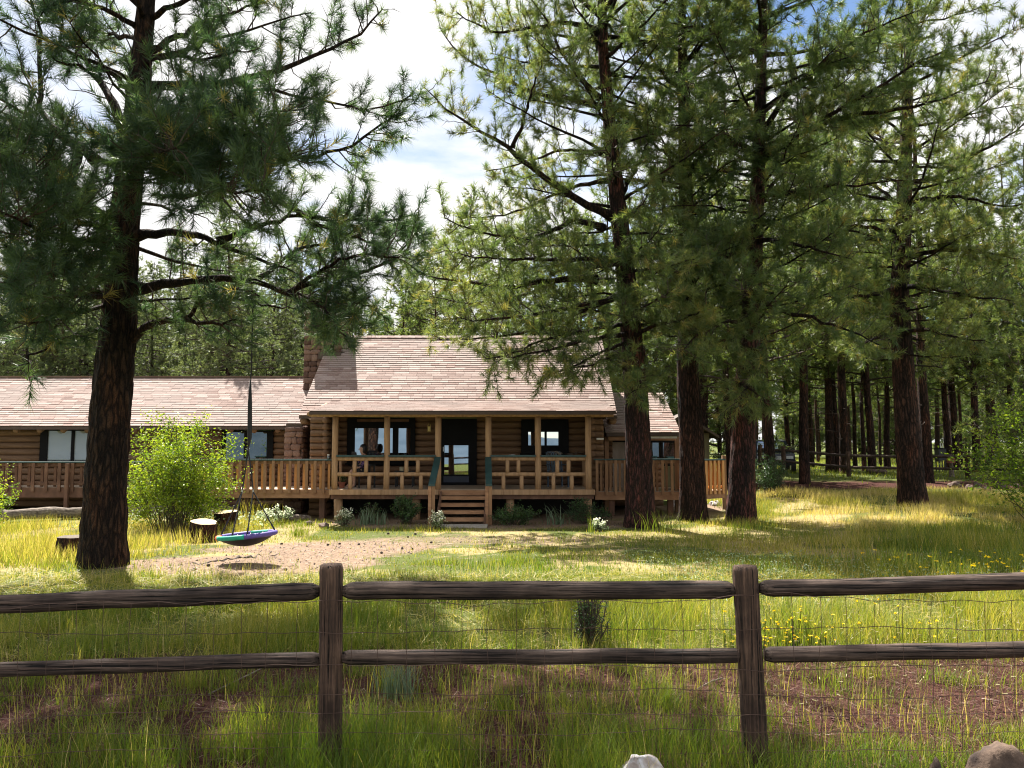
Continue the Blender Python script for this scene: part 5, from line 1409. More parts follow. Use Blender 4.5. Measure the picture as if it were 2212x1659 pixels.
# ------------------------------------------------------------------ far fence
ff = thing('rail_fence', 'two-rail log fence at the edge of the woods behind the tall right pine', 'fence', (0, 0, 0))
fpts = [(1640, 36), (1690, 35.6), (1829, 34.5), (1948, 33.8), (2085, 33), (2240, 32), (2400, 31)]
FPX = []
for k, (u, y) in enumerate(fpts):
    x = (u - CX) / FP * y; g = float(gz(x, y))
    FPX.append((x, y, g))
    rough_log('post', (x, y, g - 0.2), (x, y, g + 1.12), 0.10, M['fpost'], ff, 12, 8, seed=k + 60)
for k in range(len(FPX) - 1):
    for hz in (0.93, 0.42):
        a, b = FPX[k], FPX[k + 1]
        rough_log('rail', (a[0], a[1] - .02, a[2] + hz), (b[0], b[1] - .02, b[2] + hz), 0.062, M['rail'], ff, 10, 10, seed=k * 3 + 80)

# ------------------------------------------------------------------ stumps, fallen logs, swing
def stump(label, u, v, wpx, h, seed, lean=(0, 0), top_tilt=(0.0, 0.0), Y=None, flare=0.25, face='wood_end'):
    g = ground_at(u, v)
    r = wpx / 2 / FP * g[1]
    th = thing('tree_stump', label, 'stump', g, 0, 'stumps in the yard')
    sides, rows = 30, 14
    rg = np.random.default_rng(seed)
    a = np.arange(sides) * 2 * math.pi / sides
    rr_ = 1 + 0.05 * np.cos(3 * a + rg.uniform(0, 6)) + 0.05 * np.cos(5 * a + rg.uniform(0, 6)) + rg.normal(0, 0.025, sides)
    V = []
    for i in range(rows):
        t = i / (rows - 1)
        z = -0.12 + (h + 0.12) * t
        ra = r * (1 - 0.1 * t + flare * math.exp(-t * 6)) * rr_ * (1 + rg.normal(0, 0.02, sides) * (t < 1))
        zz = z + t * (top_tilt[0] * np.cos(a) * r + top_tilt[1] * np.sin(a) * r)
        V.append(np.stack([ra * np.cos(a) + lean[0] * t, ra * np.sin(a) + lean[1] * t, zz], -1))
    top = V[-1]
    V = np.concatenate(V)
    i = np.arange(rows - 1)[:, None] * sides; j = np.arange(sides)[None]; k = (j + 1) % sides
    mb = MB(); mb.add(V, np.stack([i + j, i + k, i + sides + k, i + sides + j], -1).reshape(-1, 4))
    mb.build('bark', M['bark'], th, smooth=True)
    c = top.mean(0); t2 = c + (top - c) * 0.93 + np.array([0, 0, 0.006])
    mb = MB(); mb.add(np.vstack([top * 1.0, t2, c + np.array([0, 0, 0.008])]),
                      np.stack([np.arange(sides), (np.arange(sides) + 1) % sides, sides + (np.arange(sides) + 1) % sides, sides + np.arange(sides)], -1),
                      np.stack([np.full(sides, 2 * sides), sides + np.arange(sides), sides + (np.arange(sides) + 1) % sides], -1))
    mb.build('cut_face', M[face], th)
    return th
stump('low dark stump tight against the left side of the big pine trunk', 158, 1204, 70, 0.36, 1, face='old_end')
stump('pale-topped stump with tilted cut face, nearer of the two by the swing', 440, 1170, 58, 0.42, 2, top_tilt=(-.12, .1))
stump('pale stump with a stepped top, behind the other stump by the swing', 488, 1143, 52, 0.42, 3, top_tilt=(.08, .06))

def fallen(label, pts, r, seed):
    th = thing('fallen_log', label, 'log', (0, 0, 0))
    Q, L = resample(np.array(pts, float), 40)
    rg = np.random.default_rng(seed)
    Q[:, 2] += np.interp(np.linspace(0, 1, 40), np.linspace(0, 1, 12), rg.normal(0, 0.02, 12))
    mb = MB(); mb.tube(Q, r * (1 + np.interp(np.linspace(0, 1, 40), np.linspace(0, 1, 10), rg.normal(0, .07, 10))), 16, True, 0.12, seed)
    mb.build('bark', M['bark2'], th, smooth=True)
    for e, q in ((0, 1), (-1, -2)):
        d = Q[e] - Q[q]; d /= np.linalg.norm(d)
        MB().tube([Q[e] + d * 0.001, Q[e] + d * 0.012], [r * 0.93, r * 0.9], 16, True).build('cut_face', M['wood_end'], th)
    return th
M['bark2'] = noise_mat('grey_dead_bark', [(0.3, (0.06, 0.045, 0.038)), (0.55, (0.2, 0.16, 0.13)), (0.8, (0.36, 0.31, 0.26))], (3, 22, 22), 0.9, 0.8, 0.03)
def gp(u, v, up=0.12):
    g = ground_at(u, v); return (g[0], g[1], g[2] + up)
fallen('long grey fallen log lying in yellow grass behind the big pine trunk', [gp(-120, 1128, .2), gp(20, 1128, .2), gp(130, 1122, .2), gp(250, 1120, .2)], 0.15, 4)
fallen('grey fallen log lying in front of the yellow-green bush', [gp(235, 1119, .2), gp(360, 1118, .2), gp(512, 1118, .2)], 0.15, 5)
fallen('short squared log lying at the edge of the bed left of the porch', [gp(610, 1127, .07), gp(668, 1124, .07)], 0.075, 6)

# disc swing
SY = 12.3
sw = thing('disc_swing', 'round purple and green disc swing hanging from the big pine on black straps', 'swing', (0, 0, 0))
c = at(533, 1156, SY)
tilt = Matrix.Rotation(R(-5), 3, 'Y') @ Matrix.Rotation(R(-1.5), 3, 'X')
RS = 0.435
def onrim(deg, r=RS, z=0.0):
    a = R(deg); p = tilt @ Vector((math.cos(a) * r, math.sin(a) * r, z)); return c + np.array(p)
def arc(a0, a1, name, mat, r=0.038):
    a = np.linspace(a0, a1, max(6, int((a1 - a0) / 6)))
    MB().tube([onrim(k) for k in a], r, 10, True).build(name, M[mat], sw, smooth=True)
arc(-184, -142, 'rim_pad', 'orange'); arc(-142, -76, 'rim_pad', 'teal'); arc(-76, 55, 'rim_pad', 'purple'); arc(55, 100, 'rim_pad', 'teal'); arc(100, 176, 'rim_pad', 'purple')
mb = MB(); rows, sides = 7, 40
V = []
for i in range(rows):
    f = i / (rows - 1)
    for k in range(sides):
        V.append(onrim(k * 360 / sides, RS * (1 - f) + 0.001, -0.13 * (1 - (1 - f) ** 2)))
ii = np.arange(rows - 1)[:, None] * sides; jj = np.arange(sides)[None]; kk = (jj + 1) % sides
mb.add(V, np.stack([ii + jj, ii + kk, ii + sides + kk, ii + sides + jj], -1).reshape(-1, 4))
bed = mb.build('bed', M['netblue'], sw, smooth=True)
bed.modifiers.new('thickness', 'SOLIDIFY').thickness = 0.008
mb = MB(); V = []
for i in range(rows):
    f = i / (rows - 1)
    for k in range(sides):
        V.append(onrim(k * 360 / sides, (RS - .004) * (1 - f) + 0.001, -0.02 - 0.15 * (1 - (1 - f) ** 2)))
mb.add(V, np.stack([ii + jj, ii + kk, ii + sides + kk, ii + sides + jj], -1).reshape(-1, 4))
mb.build('netting', M['netting'], sw, smooth=True)
mb = MB()
for k in range(12):
    a = k * 30 + 10
    mb.tube([onrim(a, RS - 0.03, 0.01), onrim(a, RS * 0.75, -0.045), onrim(a, RS * 0.6, -0.08)], 0.006, 5, False)
mb.build('lacing', M['white'], sw)
top = at(546, 664, SY); ring = at(536, 970, SY)
MB().tube([top + np.array([0, 0, .10]), top, at(543, 800, SY), at(541, 818, SY)], [0.012, 0.012, 0.013, 0.012], 8).build('strap', M['rope'], sw)
MB().tube([at(541, 820, SY), at(540, 870, SY), at(539.5, 920, SY), at(539, 946, SY), ring], [0.012, 0.033, 0.036, 0.034, 0.01], 10).build('strap_sleeve', M['rope'], sw, smooth=True)
MB().tube([at(546 + 5 * math.cos(a), 658 + 7 * math.sin(a), SY + 0.0) + np.array([0, 0.0, 0]) for a in np.linspace(0, 6.28, 14)], 0.012, 6, False).build('branch_loop', M['rope'], sw)
for s_, u, v, ends in ((-1, 523, 1062, (172, -100)), (1, 547, 1062, (-70, 8))):
    p = at(u, v, SY)
    MB().tube([ring, at(536 - 8 * (s_ < 0) + 8 * (s_ > 0), 1030, SY), p], 0.011, 6).build('rope', M['rope'], sw)
    MB().tube([p + np.array([0, 0, .03]), p - np.array([0, 0, .03])], 0.014, 8).build('clip', M['steel'], sw)
    for a in ends:
        e = onrim(a, RS, 0.03)
        MB().tube([p, e], 0.010, 6).build('rope', M['rope'], sw)
        MB().tube([e + (p - e) * 0.16, e + (p - e) * 0.03], 0.014, 6).build('buckle', M['rope'], sw)
MB().tube([ring + np.array([0.018 * math.cos(a), 0, 0.025 * math.sin(a)]) for a in np.linspace(0, 6.28, 12)], 0.006, 6, False).build('ring', M['steel'], sw)

# ------------------------------------------------------------------ shrubs
def leaf_cloud(pts, size, rg, tint, aspect=0.5, flat=0.0, spread=1.0):
    """small folded leaves: two triangles each"""
    n = len(pts)
    d = rg.normal(size=(n, 3)); d[:, 2] = d[:, 2] * (0.6 - 0.4 * flat) + 0.25; d = unit(d)
    s = unit(np.cross(d, rg.normal(size=(n, 3))))
    nrm = np.cross(d, s)
    L = size * rg.uniform(0.6, 1.3, n)[:, None]
    a = pts; b = pts + d * L * 0.5 + s * L * aspect * 0.5 + nrm * L * 0.08; e = pts + d * L - nrm * L * 0.1; f = pts + d * L * 0.5 - s * L * aspect * 0.5 + nrm * L * 0.08
    V = np.stack([a, b, e, f], 1).reshape(-1, 3)
    i = np.arange(n)[:, None] * 4
    F = np.concatenate([i + np.array([[0, 1, 2]]), i + np.array([[0, 2, 3]])])
    return V, F, np.repeat(np.clip(tint, 0, 1), 4)
def shrub(name, label, g, w, h, seed, mat, n_stem=40, n_leaf=5000, size=0.05, cat='shrub', group=None, tint0=0.55, dome=0.75, depth=None, flower=None, stem_mat='stem', base_r=0.25, tspread=0.22, aspect=0.5):
    rg = np.random.default_rng(seed)
    th = thing(name, label, cat, g, 0, group)
    depth = depth or w
    mb0 = []; mb1 = []; r0 = []; r1 = []; pts = []; tt = []
    for k in range(n_stem):
        a = rg.uniform(0, 6.28); q = math.sqrt(rg.random())
        b = np.array([math.cos(a) * w / 2 * base_r * q, math.sin(a) * depth / 2 * base_r * q, -0.03])
        e = np.array([math.cos(a) * w / 2 * q, math.sin(a) * depth / 2 * q, h * rg.uniform(0.62, 1.06) * (1 - (1 - dome) * q ** 2.5) * (rg.uniform(0.45, 1) if q > .75 else 1)])
        m = (b + e) / 2 + np.array([0, 0, 0.12 * h]) + rg.normal(0, 0.03, 3)
        t = np.linspace(0, 1, 7)[:, None]
        P = (1 - t) ** 2 * b + 2 * t * (1 - t) * m + t ** 2 * e
        P[1:-1] += rg.normal(0, 0.015 * h, P[1:-1].shape)
        mb0.append(P[:-1]); mb1.append(P[1:]); rr2 = np.linspace(0.010, 0.003, 7); r0.append(rr2[:-1]); r1.append(rr2[1:])
        nb = 7
        for i in range(nb):
            f = rg.uniform(0.25, 1.0) * 5.99; j = int(f); p = P[j] + (P[j + 1] - P[j]) * (f - j)
            L = rg.uniform(0.08, 0.22) * (w + h) / 2
            d = unit(rg.normal(0, 0.7, 3) + np.array([math.cos(a) * q * .6, math.sin(a) * q * .6, 0.5]))
            mb0.append(p[None]); mb1.append((p + d * L)[None]); r0.append(np.array([0.004])); r1.append(np.array([0.002]))
            m_ = max(3, int(n_leaf / n_stem / nb))
            s_ = rg.uniform(0.15, 1.1, m_)[:, None]
            pts.append(p + d * L * s_ + rg.normal(0, 0.03 * (w + h) / 2, (m_, 3))); tt.append(np.full(m_, rg.normal(tint0, tspread)))
    V, F = prisms(np.concatenate(mb0), np.concatenate(mb1), np.concatenate(r0), np.concatenate(r1))
    link('stems', make_mesh('stems', V, [F]), M[stem_mat], th, kind='stuff')
    pts = np.concatenate(pts); tt = np.concatenate(tt) + rg.normal(0, 0.1, len(pts))
    pts[:, 2] = np.maximum(pts[:, 2], 0.02)
    V, F, T = leaf_cloud(pts, size, rg, tt, aspect)
    link('foliage', make_mesh('foliage', V, [F], tint=T), M[mat], th, kind='stuff')
    if flower:
        kk = pts[rg.random(len(pts)) < flower[1]]; kk = kk[kk[:, 2] > 0.45 * h]
        V, F, T = leaf_cloud(kk + np.array([0, 0, 0.03]), flower[2], rg, np.full(len(kk), 1.0), 1.0)
        link('blossom', make_mesh('blossom', V, [F], tint=T), M[flower[0]], th, kind='stuff')
    return th
gb = np.array([px(384, 18.6), 18.6, 0]); gb[2] = gz(gb[0], gb[1])
shrub('bush', 'large rounded yellow-green bush beside the big pine, in front of the deck', gb, 2.75, 2.6, 1, 'leaf', 95, 19000, 0.068, 'bush', tint0=0.55, dome=0.8, depth=2.2, base_r=0.35)
g = np.array([px(-28, 17.5), 17.5, 0]); g[2] = gz(g[0], g[1])
shrub('bush', 'yellow-green bush cut by the photo edge beside the dark deck', g, 1.35, 1.75, 2, 'leaf', 30, 4500, 0.055, 'bush', tint0=0.65)
g = np.array([px(2275, 18.0), 18.0, 0]); g[2] = gz(g[0], g[1])
shrub('bush', 'leafy bright green bush reaching in at the right edge before the far fence', g, 4.2, 3.0, 3, 'leaf', 60, 9000, 0.085, 'bush', tint0=0.38, dome=0.7, depth=3.0, base_r=0.3)
def gat(u, Y):
    x = px(u, Y); return np.array([x, Y, float(gz(x, Y))])
shrub('shrub', 'dark dense round shrub in deep shade behind the leaning pine', gat(1660, 26.5), 1.15, 1.35, 4, 'leaf_dark', 40, 5000, 0.05, tint0=0.25)
shrub('shrub', 'dark green leafy shrub left of the porch steps', gat(878, 20.1), 0.75, 0.80, 5, 'leaf_dark', 30, 2600, 0.055, tint0=0.5)
shrub('shrub', 'low dark shrub right of the porch steps', gat(1108, 19.9), 1.25, 0.46, 6, 'leaf_dark', 34, 2800, 0.055, tint0=0.48)
shrub('shrub', 'dark shrub below the right end of the porch beside the red-barked pine', gat(1268, 20.4), 1.3, 0.62, 7, 'leaf_dark', 30, 2400, 0.05, tint0=0.25)
shrub('shrub', 'dry brownish weed in front of the porch posts', gat(800, 20.4), 0.6, 0.55, 8, 'leaf_dark', 26, 700, 0.04, tint0=0.6)
for k, (lab, u, Y, w, h) in enumerate((('white flowering shrub at the left front corner of the porch', 748, 19.6, .48, .48),
                                       ('white flowering shrub just left of the concrete step pad', 947, 18.9, .4, .44),
                                       ('small pale flowering plant at the foot of the red-barked pine', 1293, 18.6, .42, .28),
                                       ('white flowering shrub below the left deck, right of the deck leg', 612, 20.3, .62, .42),
                                       ('small white flowering clump beside the ropes below the left deck', 577, 20.2, .4, .34))):
    shrub('flowering_shrub', lab, gat(u, Y), w, h, 20 + k, 'leaf_pale', 26, 900, 0.04, 'shrub', 'white flowering shrubs before the porch', tint0=0.22, flower=('leaf_pale', 0.6, 0.036))
shrub('weed', 'dark bushy weed standing in bright grass behind the middle of the near fence', gat(1268, 6.5), 0.42, 0.52, 31, 'leaf_dark', 34, 1500, 0.02, 'weed', tint0=0.4)

# sword-leaved plants and grass clumps that stand alone
def blade_tuft(name, label, g, n, L, w, seed, mat, tint0, cat='plant', group=None, spread=0.1, arch=0.8):
    rg = np.random.default_rng(seed)
    th = thing(name, label, cat, g, 0, group)
    V, F, T = blades(np.c_[rg.normal(0, spread, (n, 2)), np.zeros(n)], L * rg.uniform(.6, 1.1, n), np.full(n, w), rg.uniform(0.2, arch, n), np.clip(rg.normal(tint0, .08, n), 0, 1), rg, 4)
    link('leaves', make_mesh('leaves', V, F, tint=T), M[mat], th, kind='stuff')
    return th
def blades(P, H, W, bend, tint, rg, segs=3):
    n = len(P)
    az = rg.random(n) * 2 * math.pi
    hd = np.stack([np.cos(az), np.sin(az), np.zeros(n)], -1)
    fz = az + rg.uniform(0.6, 2.5, n)
    sd = np.stack([np.cos(fz), np.sin(fz), np.zeros(n)], -1)
    rows = []
    for i in range(segs + 1):
        t = i / segs
        th = bend * t
        c = P + hd * (H * np.sin(th * 0.8) * t * 0.9)[:, None] + UP * (H * t * np.cos(th * 0.75))[:, None]
        wv = W * (1 - t) ** 0.7
        if i < segs: rows.append(c - sd * wv[:, None] / 2); rows.append(c + sd * wv[:, None] / 2)
        else: rows.append(c)
    k = len(rows)
    V = np.stack(rows, 1).reshape(-1, 3)
    b = np.arange(n)[:, None] * k
    quads = [b + np.array([[2 * i, 2 * i + 1, 2 * i + 3, 2 * i + 2]]) for i in range(segs - 1)]
    tri = b + np.array([[2 * segs - 2, 2 * segs - 1, 2 * segs]])
    Fs = ([np.concatenate(quads)] if quads else []) + [tri]
    return V, Fs, np.repeat(tint, k)
M['iris'] = leaf_mat('grey_green_sword_leaves', [(0, (0.06, 0.10, 0.06)), (1, (0.2, 0.27, 0.17))], 0.2, 0.5)
blade_tuft('sword_leaf_plant', 'grey-green sword-leaved plant in the porch bed beside the white shrub', gat(793, 19.9), 40, .5, .03, 1, 'iris', .5, spread=.16)
blade_tuft('sword_leaf_plant', 'small sword-leaved plant between the sword leaves and the dark shrub', gat(826, 19.9), 26, .42, .028, 2, 'iris', .5, spread=.1)
blade_tuft('sword_leaf_plant', 'arching long-leaved plant below the right half of the porch', gat(1205, 20.1), 34, .62, .03, 3, 'iris', .45, spread=.14, arch=1.6)
blade_tuft('grass_clump', 'bright grass clump sprouting beside the short log', gat(652, 17.6), 70, .38, .012, 4, 'grass', .4)
blade_tuft('grass_clump', 'tall lone grass tuft before the dark bed by the red-barked pine', gat(1277, 18.4), 16, .5, .012, 5, 'grass', .4, spread=.05, arch=.4)
blade_tuft('grass_clump', 'tall grass clump in the shade between the red-barked and straight pines', gat(1432, 18.5), 130, .55, .012, 6, 'grass', .42, spread=.28)
blade_tuft('grass_clump', 'large light green grass clump right of the right fence post', gat(1700, 6.5), 150, .48, .009, 7, 'grass', .45, spread=.12)
blade_tuft('grass_clump', 'sunlit yellow-green grass clump right of the left fence post', gat(915, 4.75), 170, .2, .006, 8, 'grass', .5, spread=.09)
blade_tuft('grass_clump', 'blue-green grass tussock behind the lower rail', gat(865, 5.3), 190, .26, .005, 9, 'iris', .35, spread=.07)
blade_tuft('grass_clump', 'tall yellow grass below the left deck by the deck leg', gat(560, 20.6), 120, .65, .012, 10, 'grass', .68, spread=.3, arch=.6)

# ------------------------------------------------------------------ rocks
ROCKS = [make_mesh('rock', *(lambda vf: (vf[0], [vf[1]]))(stone_mesh(200 + k)), smooth=True) for k in range(3)]
def rock(label, g, dims, mat, seed, group=None, ztop=None):
    rg = np.random.default_rng(seed)
    n = 22
    th = np.linspace(0, math.pi, n); ph = np.arange(2 * n) * math.pi / n
    TH, PH = np.meshgrid(th, ph, indexing='ij')
    D = np.stack([np.sin(TH) * np.cos(PH), np.sin(TH) * np.sin(PH), np.cos(TH)], -1).reshape(-1, 3)
    r = np.ones(len(D))
    for _ in range(16):
        ax = unit(rg.normal(size=3)); cut = rg.uniform(0.66, 0.92)
        pr = D @ ax
        r = np.minimum(r, np.where(pr > 0.05, cut / np.maximum(pr, 1e-3), 9))
    off = rg.uniform(0, 50)
    for i, d in enumerate(D): r[i] *= 1 + 0.10 * mnoise.noise(Vector(d * 2.2) + Vector((off, 0, 0))) + 0.05 * mnoise.noise(Vector(d * 6) + Vector((0, off, 0)))
    V = D * r[:, None] * np.array(dims) * 0.5 / 0.8
    m = 2 * n
    i = np.arange(n - 1)[:, None] * m; j = np.arange(m)[None]; k = (j + 1) % m
    F = np.stack([i + j, i + m + j, i + m + k, i + k], -1).reshape(-1, 4)
    o = link('rock', make_mesh('rock', V, [F], smooth=True), M[mat], loc=(g[0], g[1], g[2] + dims[2] * 0.22))
    o.rotation_euler = (0, 0, rg.uniform(0, 6.28))
    if ztop is not None: o.location.z = ztop - float(V[:, 2].max())
    return tag(o, label, 'rock', group)
def rock_at(label, u, v_top, Y, wpx, hratio, mat, seed, group=None):
    w = wpx / FP * Y
    p = at(u, v_top, Y); gnd = float(gz(p[0], Y))
    h = max(0.05, (p[2] - gnd)) 
    return rock(label, (p[0], Y, gnd), (w, w * 0.8, max(h * 1.5, w * .7)), mat, seed, group, p[2])
rock_at('pale grey boulder at the foot of the fence at the bottom edge', 1382, 1630, 3.75, 165, 0, 'rock', 11)
rock_at('brown and black boulder in the bottom right corner', 2140, 1602, 3.6, 135, 0, 'brownrock', 12)
rock_at('small brown rock beside the brown and black boulder', 2008, 1630, 3.6, 70, 0, 'brownrock', 13)
for k, (u, v, w, lab) in enumerate(((2062, 1052, 22, 'first dark rock of the row right of the tall pine'), (2094, 1056, 16, 'dark rock second in the row right of the tall pine'),
                                    (2112, 1052, 20, 'dark rock third in the row right of the tall pine'), (2132, 1060, 15, 'flat dark rock fourth in the row right of the tall pine'),
                                    (2160, 1056, 24, 'large dark rock last in the row right of the tall pine'), (2195, 1052, 14, 'reddish rock beyond the row of dark rocks'))):
    g = ground_at(u, v); ww = w / FP * g[1]
    rock(lab, g, (ww, ww * .8, ww * .75), 'lava', 30 + k, 'rocks along the driveway')
for k, (u, v, w, lab, mt) in enumerate(((640, 1128, 14, 'dark rock beside the short log', 'lava'), (668, 1134, 18, 'dark round rock right of the short log', 'lava'), (700, 1140, 26, 'broad dark rock heap at the porch corner', 'lava'),
                                    (1518, 1088, 20, 'pale rock between the straight pine and leaning pine', 'rock'), (1545, 1092, 24, 'flat pale rock left of the leaning pine foot', 'rock'),
                                    (1455, 1093, 30, 'grey rock in the gap below the right deck', 'rock'), (1885, 1023, 26, 'dark rock beneath the far fence rail', 'lava'), (1905, 1024, 22, 'dark rock at the far fence post', 'lava'),
                                    (596, 1118, 12, 'small dark rock under the swing ropes', 'lava'), (1835, 1020, 18, 'dark rock by the far fence behind the grass', 'lava'))):
    g = ground_at(u, v); ww = w / FP * g[1]
    rock(lab, g, (ww, ww * .8, ww * .6), mt, 60 + k, 'rocks in the yard')

# ------------------------------------------------------------------ things on the porch
# seated person
py_ = 21.95
hc = at(780, 972, py_)
person = thing('person', 'person with dark hair in a patterned purple top sitting on the porch looking down', 'person', (hc[0] + 0.12, py_, FLOOR))
def skin_body(name, verts, edges, radii, mat, parent, root=0, sub=2):
    me = bpy.data.meshes.new(name)
    me.from_pydata([tuple(v) for v in verts], edges, [])
    me.update()
    o = link(name, me, mat, parent)
    sk = o.modifiers.new('skin', 'SKIN')
    lay = me.skin_vertices[0] if me.skin_vertices else None
    if lay is None:
        bm_attr = None
    for v, r_ in zip(me.skin_vertices[0].data, radii):
        v.radius = (r_[0], r_[1]) if isinstance(r_, tuple) else (r_, r_)
        v.use_root = False
    me.skin_vertices[0].data[root].use_root = True
    sk.use_smooth_shade = True
    ss = o.modifiers.new('smooth', 'SUBSURF'); ss.levels = sub; ss.render_levels = sub
    return o
hz_ = hc[2] - FLOOR
bv = [(0, 0, .48), (-.02, -.02, .66), (-.05, -.03, .84), (-.07, -.05, .93), (-.10, -.07, hz_ - .08), (-.12, -.08, hz_ + .03), (-.12, -.07, hz_ + .10),
      (-.05, .15, .87), (-.10, .20, .70), (-.26, .12, .60), (-.34, .10, .60),
      (-.05, -.19, .87), (-.08, -.25, .70), (-.22, -.22, .57), (-.30, -.20, .57),
      (-.03, .09, .46), (-.38, .10, .47), (-.40, .10, .08), (-.50, .10, .04),
      (-.03, -.09, .46), (-.36, -.14, .47), (-.34, -.16, .08), (-.44, -.17, .04)]
be = [(0, 1), (1, 2), (2, 3), (3, 4), (4, 5), (5, 6), (2, 7), (7, 8), (8, 9), (9, 10), (2, 11), (11, 12), (12, 13), (13, 14), (0, 15), (15, 16), (16, 17), (17, 18), (0, 19), (19, 20), (20, 21), (21, 22)]
br = [(.13, .15), (.11, .14), (.10, .16), (.06, .06), (.055, .055), (.085, .08), (.07, .065), .05, .042, .035, .03, .05, .042, .035, .03, .085, .06, .04, .035, .085, .06, .04, .035]
# turned to face left and a little to the front
rotm = Matrix.Rotation(R(25), 3, 'Z')
bv = [tuple(rotm @ Vector(v)) for v in bv]
skin_body('body', bv, be, br, M['skin'], person)
sv = [bv[i] for i in (0, 1, 2, 7, 8, 9, 11, 12, 13)]
skin_body('shirt', sv, [(0, 1), (1, 2), (2, 3), (3, 4), (4, 5), (2, 6), (6, 7), (7, 8)], [(.145, .165), (.125, .155), (.115, .175), .066, .056, .047, .066, .056, .047], M['shirt'], person)
tv = [bv[i] for i in (0, 15, 16, 19, 20)]
skin_body('shorts', tv, [(0, 1), (1, 2), (0, 3), (3, 4)], [(.145, .165), .1, .072, .1, .072], M['cloth'], person)
hh = MB()
hp = np.array(rotm @ Vector((-.105, -.07, hz_ + .075)))
hh.lathe([(0.001, .095), (.05, .088), (.088, .055), (.102, 0), (.10, -.06), (.088, -.13), (.06, -.17), (0.02, -.16)], 18, hp + np.array([.03, 0.03, 0]))
hair = hh.build('hair', M['hair'], person, smooth=True)
nose = np.array(rotm @ Vector((-.205, -.08, hz_ + .02)))
MB().lathe([(0.001, .02), (.014, 0), (.001, -.02)], 8, nose).build('nose', M['skin'], person, smooth=True)
def chair(label, x, y, rz, mat, rocker=False):
    th = thing('porch_chair', label, 'chair', (x, y, FLOOR), rz)
    MB().box(-.24, .24, -.24, .24, .40, .435).build('seat', M[mat], th)
    for sx in (-1, 1):
        for sy in (-1, 1):
            MB().box(sx * .22 - .02, sx * .22 + .02, sy * .22 - .02, sy * .22 + .02, 0, .40 if sy < 0 else .40).build('leg', M[mat], th)
        MB().beam((sx * .22, .22, .437), (sx * .22, .33, .98), .035, .035).build('back_post', M[mat], th)
        MB().box(sx * .25 - .03, sx * .25 + .03, -.24, .24, .62, .645).build('armrest', M[mat], th)
        MB().box(sx * .25 - .02, sx * .25 + .02, -.22, -.18, .437, .618).build('arm_post', M[mat], th)
    for k in range(5):
        MB().beam((-.16 + .08 * k, .235, .46), (-.16 + .08 * k, .325, .96), .05, .012).build('slat', M[mat], th)
    MB().beam((-.2, .333, .985), (.2, .333, .985), .02, .05).build('top_rail', M[mat], th)
    return th
chair('dark chair on the left of the porch that the person sits on', hc[0] + 0.12, py_, R(115), 'chair')
chair('blue-grey chair on the right end of the porch behind the railing', px(1205, 22.1), 22.1, R(20), 'bluechair')
# a small table with two pale tins in the second bay
tx = px(876, 22.4)
tb = thing('porch_table', 'low dark table behind the railing in the second porch bay', 'table', (tx, 22.4, FLOOR))
MB().box(-.28, .28, -.2, .2, .42, .45).build('tabletop', M['chair'], tb)
for sx in (-1, 1):
    for sy in (-1, 1): MB().box(sx * .24 - .02, sx * .24 + .02, sy * .16 - .02, sy * .16 + .02, 0, .42).build('leg', M['chair'], tb)
for k, (dx_, lab) in enumerate(((-.09, 'pale tin on the porch table, left one'), (.07, 'pale tin on the porch table, right one'))):
    o = MB().lathe([(0.001, 0), (.06, 0), (.062, .01), (.062, .1), (.056, .112), (0.001, .115)], 14).build('tin', M['paper'], smooth=False, loc=(tx + dx_, 22.33, FLOOR + .451))
    tag(o, lab, 'tin')
# terracotta pot by the corner post
x = px(741, 21.6)
pot = thing('flower_pot', 'small terracotta pot with dry plant beside the left porch post', 'plant pot', (x, 21.6, FLOOR))
MB().lathe([(0.001, 0), (.07, 0), (.095, .14), (.105, .14), (.105, .17), (.09, .17), (.085, .15), (0.001, .15)], 16).build('pot', M['terracotta'], pot)
rgp = np.random.default_rng(4)
V, F, T = leaf_cloud(np.c_[rgp.normal(0, .05, (90, 2)), rgp.uniform(.16, .34, 90)], .05, rgp, rgp.uniform(0, 1, 90))
link('plant', make_mesh('plant', V, [F], tint=T), M['leaf_dark'], pot, kind='stuff')
# wall lantern by the door
lp = at(927, 924, YW - .12)
ln = thing('wall_lantern', 'small yellowish lantern hanging on the log wall left of the door', 'lantern', lp)
MB().box(-.04, .04, -.03, .03, -.10, .03).build('glass', plain('lantern_glass', (0.75, 0.62, 0.2), 0.3), ln)
MB().box(-.05, .05, -.04, .04, .032, .045).box(-.05, .05, -.04, .04, -.115, -.102).build('frame', M['brass'], ln)
MB().tube([(0.04 * math.cos(a), 0, .045 + .08 * math.sin(a)) for a in np.linspace(0, math.pi, 9)], .008, 6).build('handle', M['brass'], ln)
MB().beam((0, 0, .12), (0, .125, .13), .015, .015).build('bracket', M['black'], ln)
# oddments on the railing caps
zc_ = pz(991, YP) + .10
rgo = np.random.default_rng(9)
for k, (u, lab) in enumerate(((1190, 'small tangle of dark sticks on the right railing cap, next to the post'), (1205, 'pale antler-like driftwood on the right railing cap'), (1240, 'dark driftwood pieces near the end of the right railing cap'))):
    o = thing('driftwood', lab, 'driftwood', (px(u, YP), YP - .02, zc_))
    for i in range(6):
        p = np.array([rgo.uniform(-.12, .12), rgo.uniform(-.05, .05), .012]); q = p + np.array([rgo.uniform(-.2, .2), rgo.uniform(-.04, .04), rgo.uniform(0.0, .10)])
        MB().tube([p, (p + q) / 2 + rgo.normal(0, .015, 3) + np.array([0, 0, .02]), q], [.012, .01, .004], 5).build('stick', M['bark2'] if k == 1 else M['twig'], o)
for u, lab in ((1107, 'pale flat stone lying on the railing cap right of the steps'),):
    o = rock(lab, (px(u, YP), YP - .02, zc_ - .008), (.16, .07, .04), 'rock', 88)
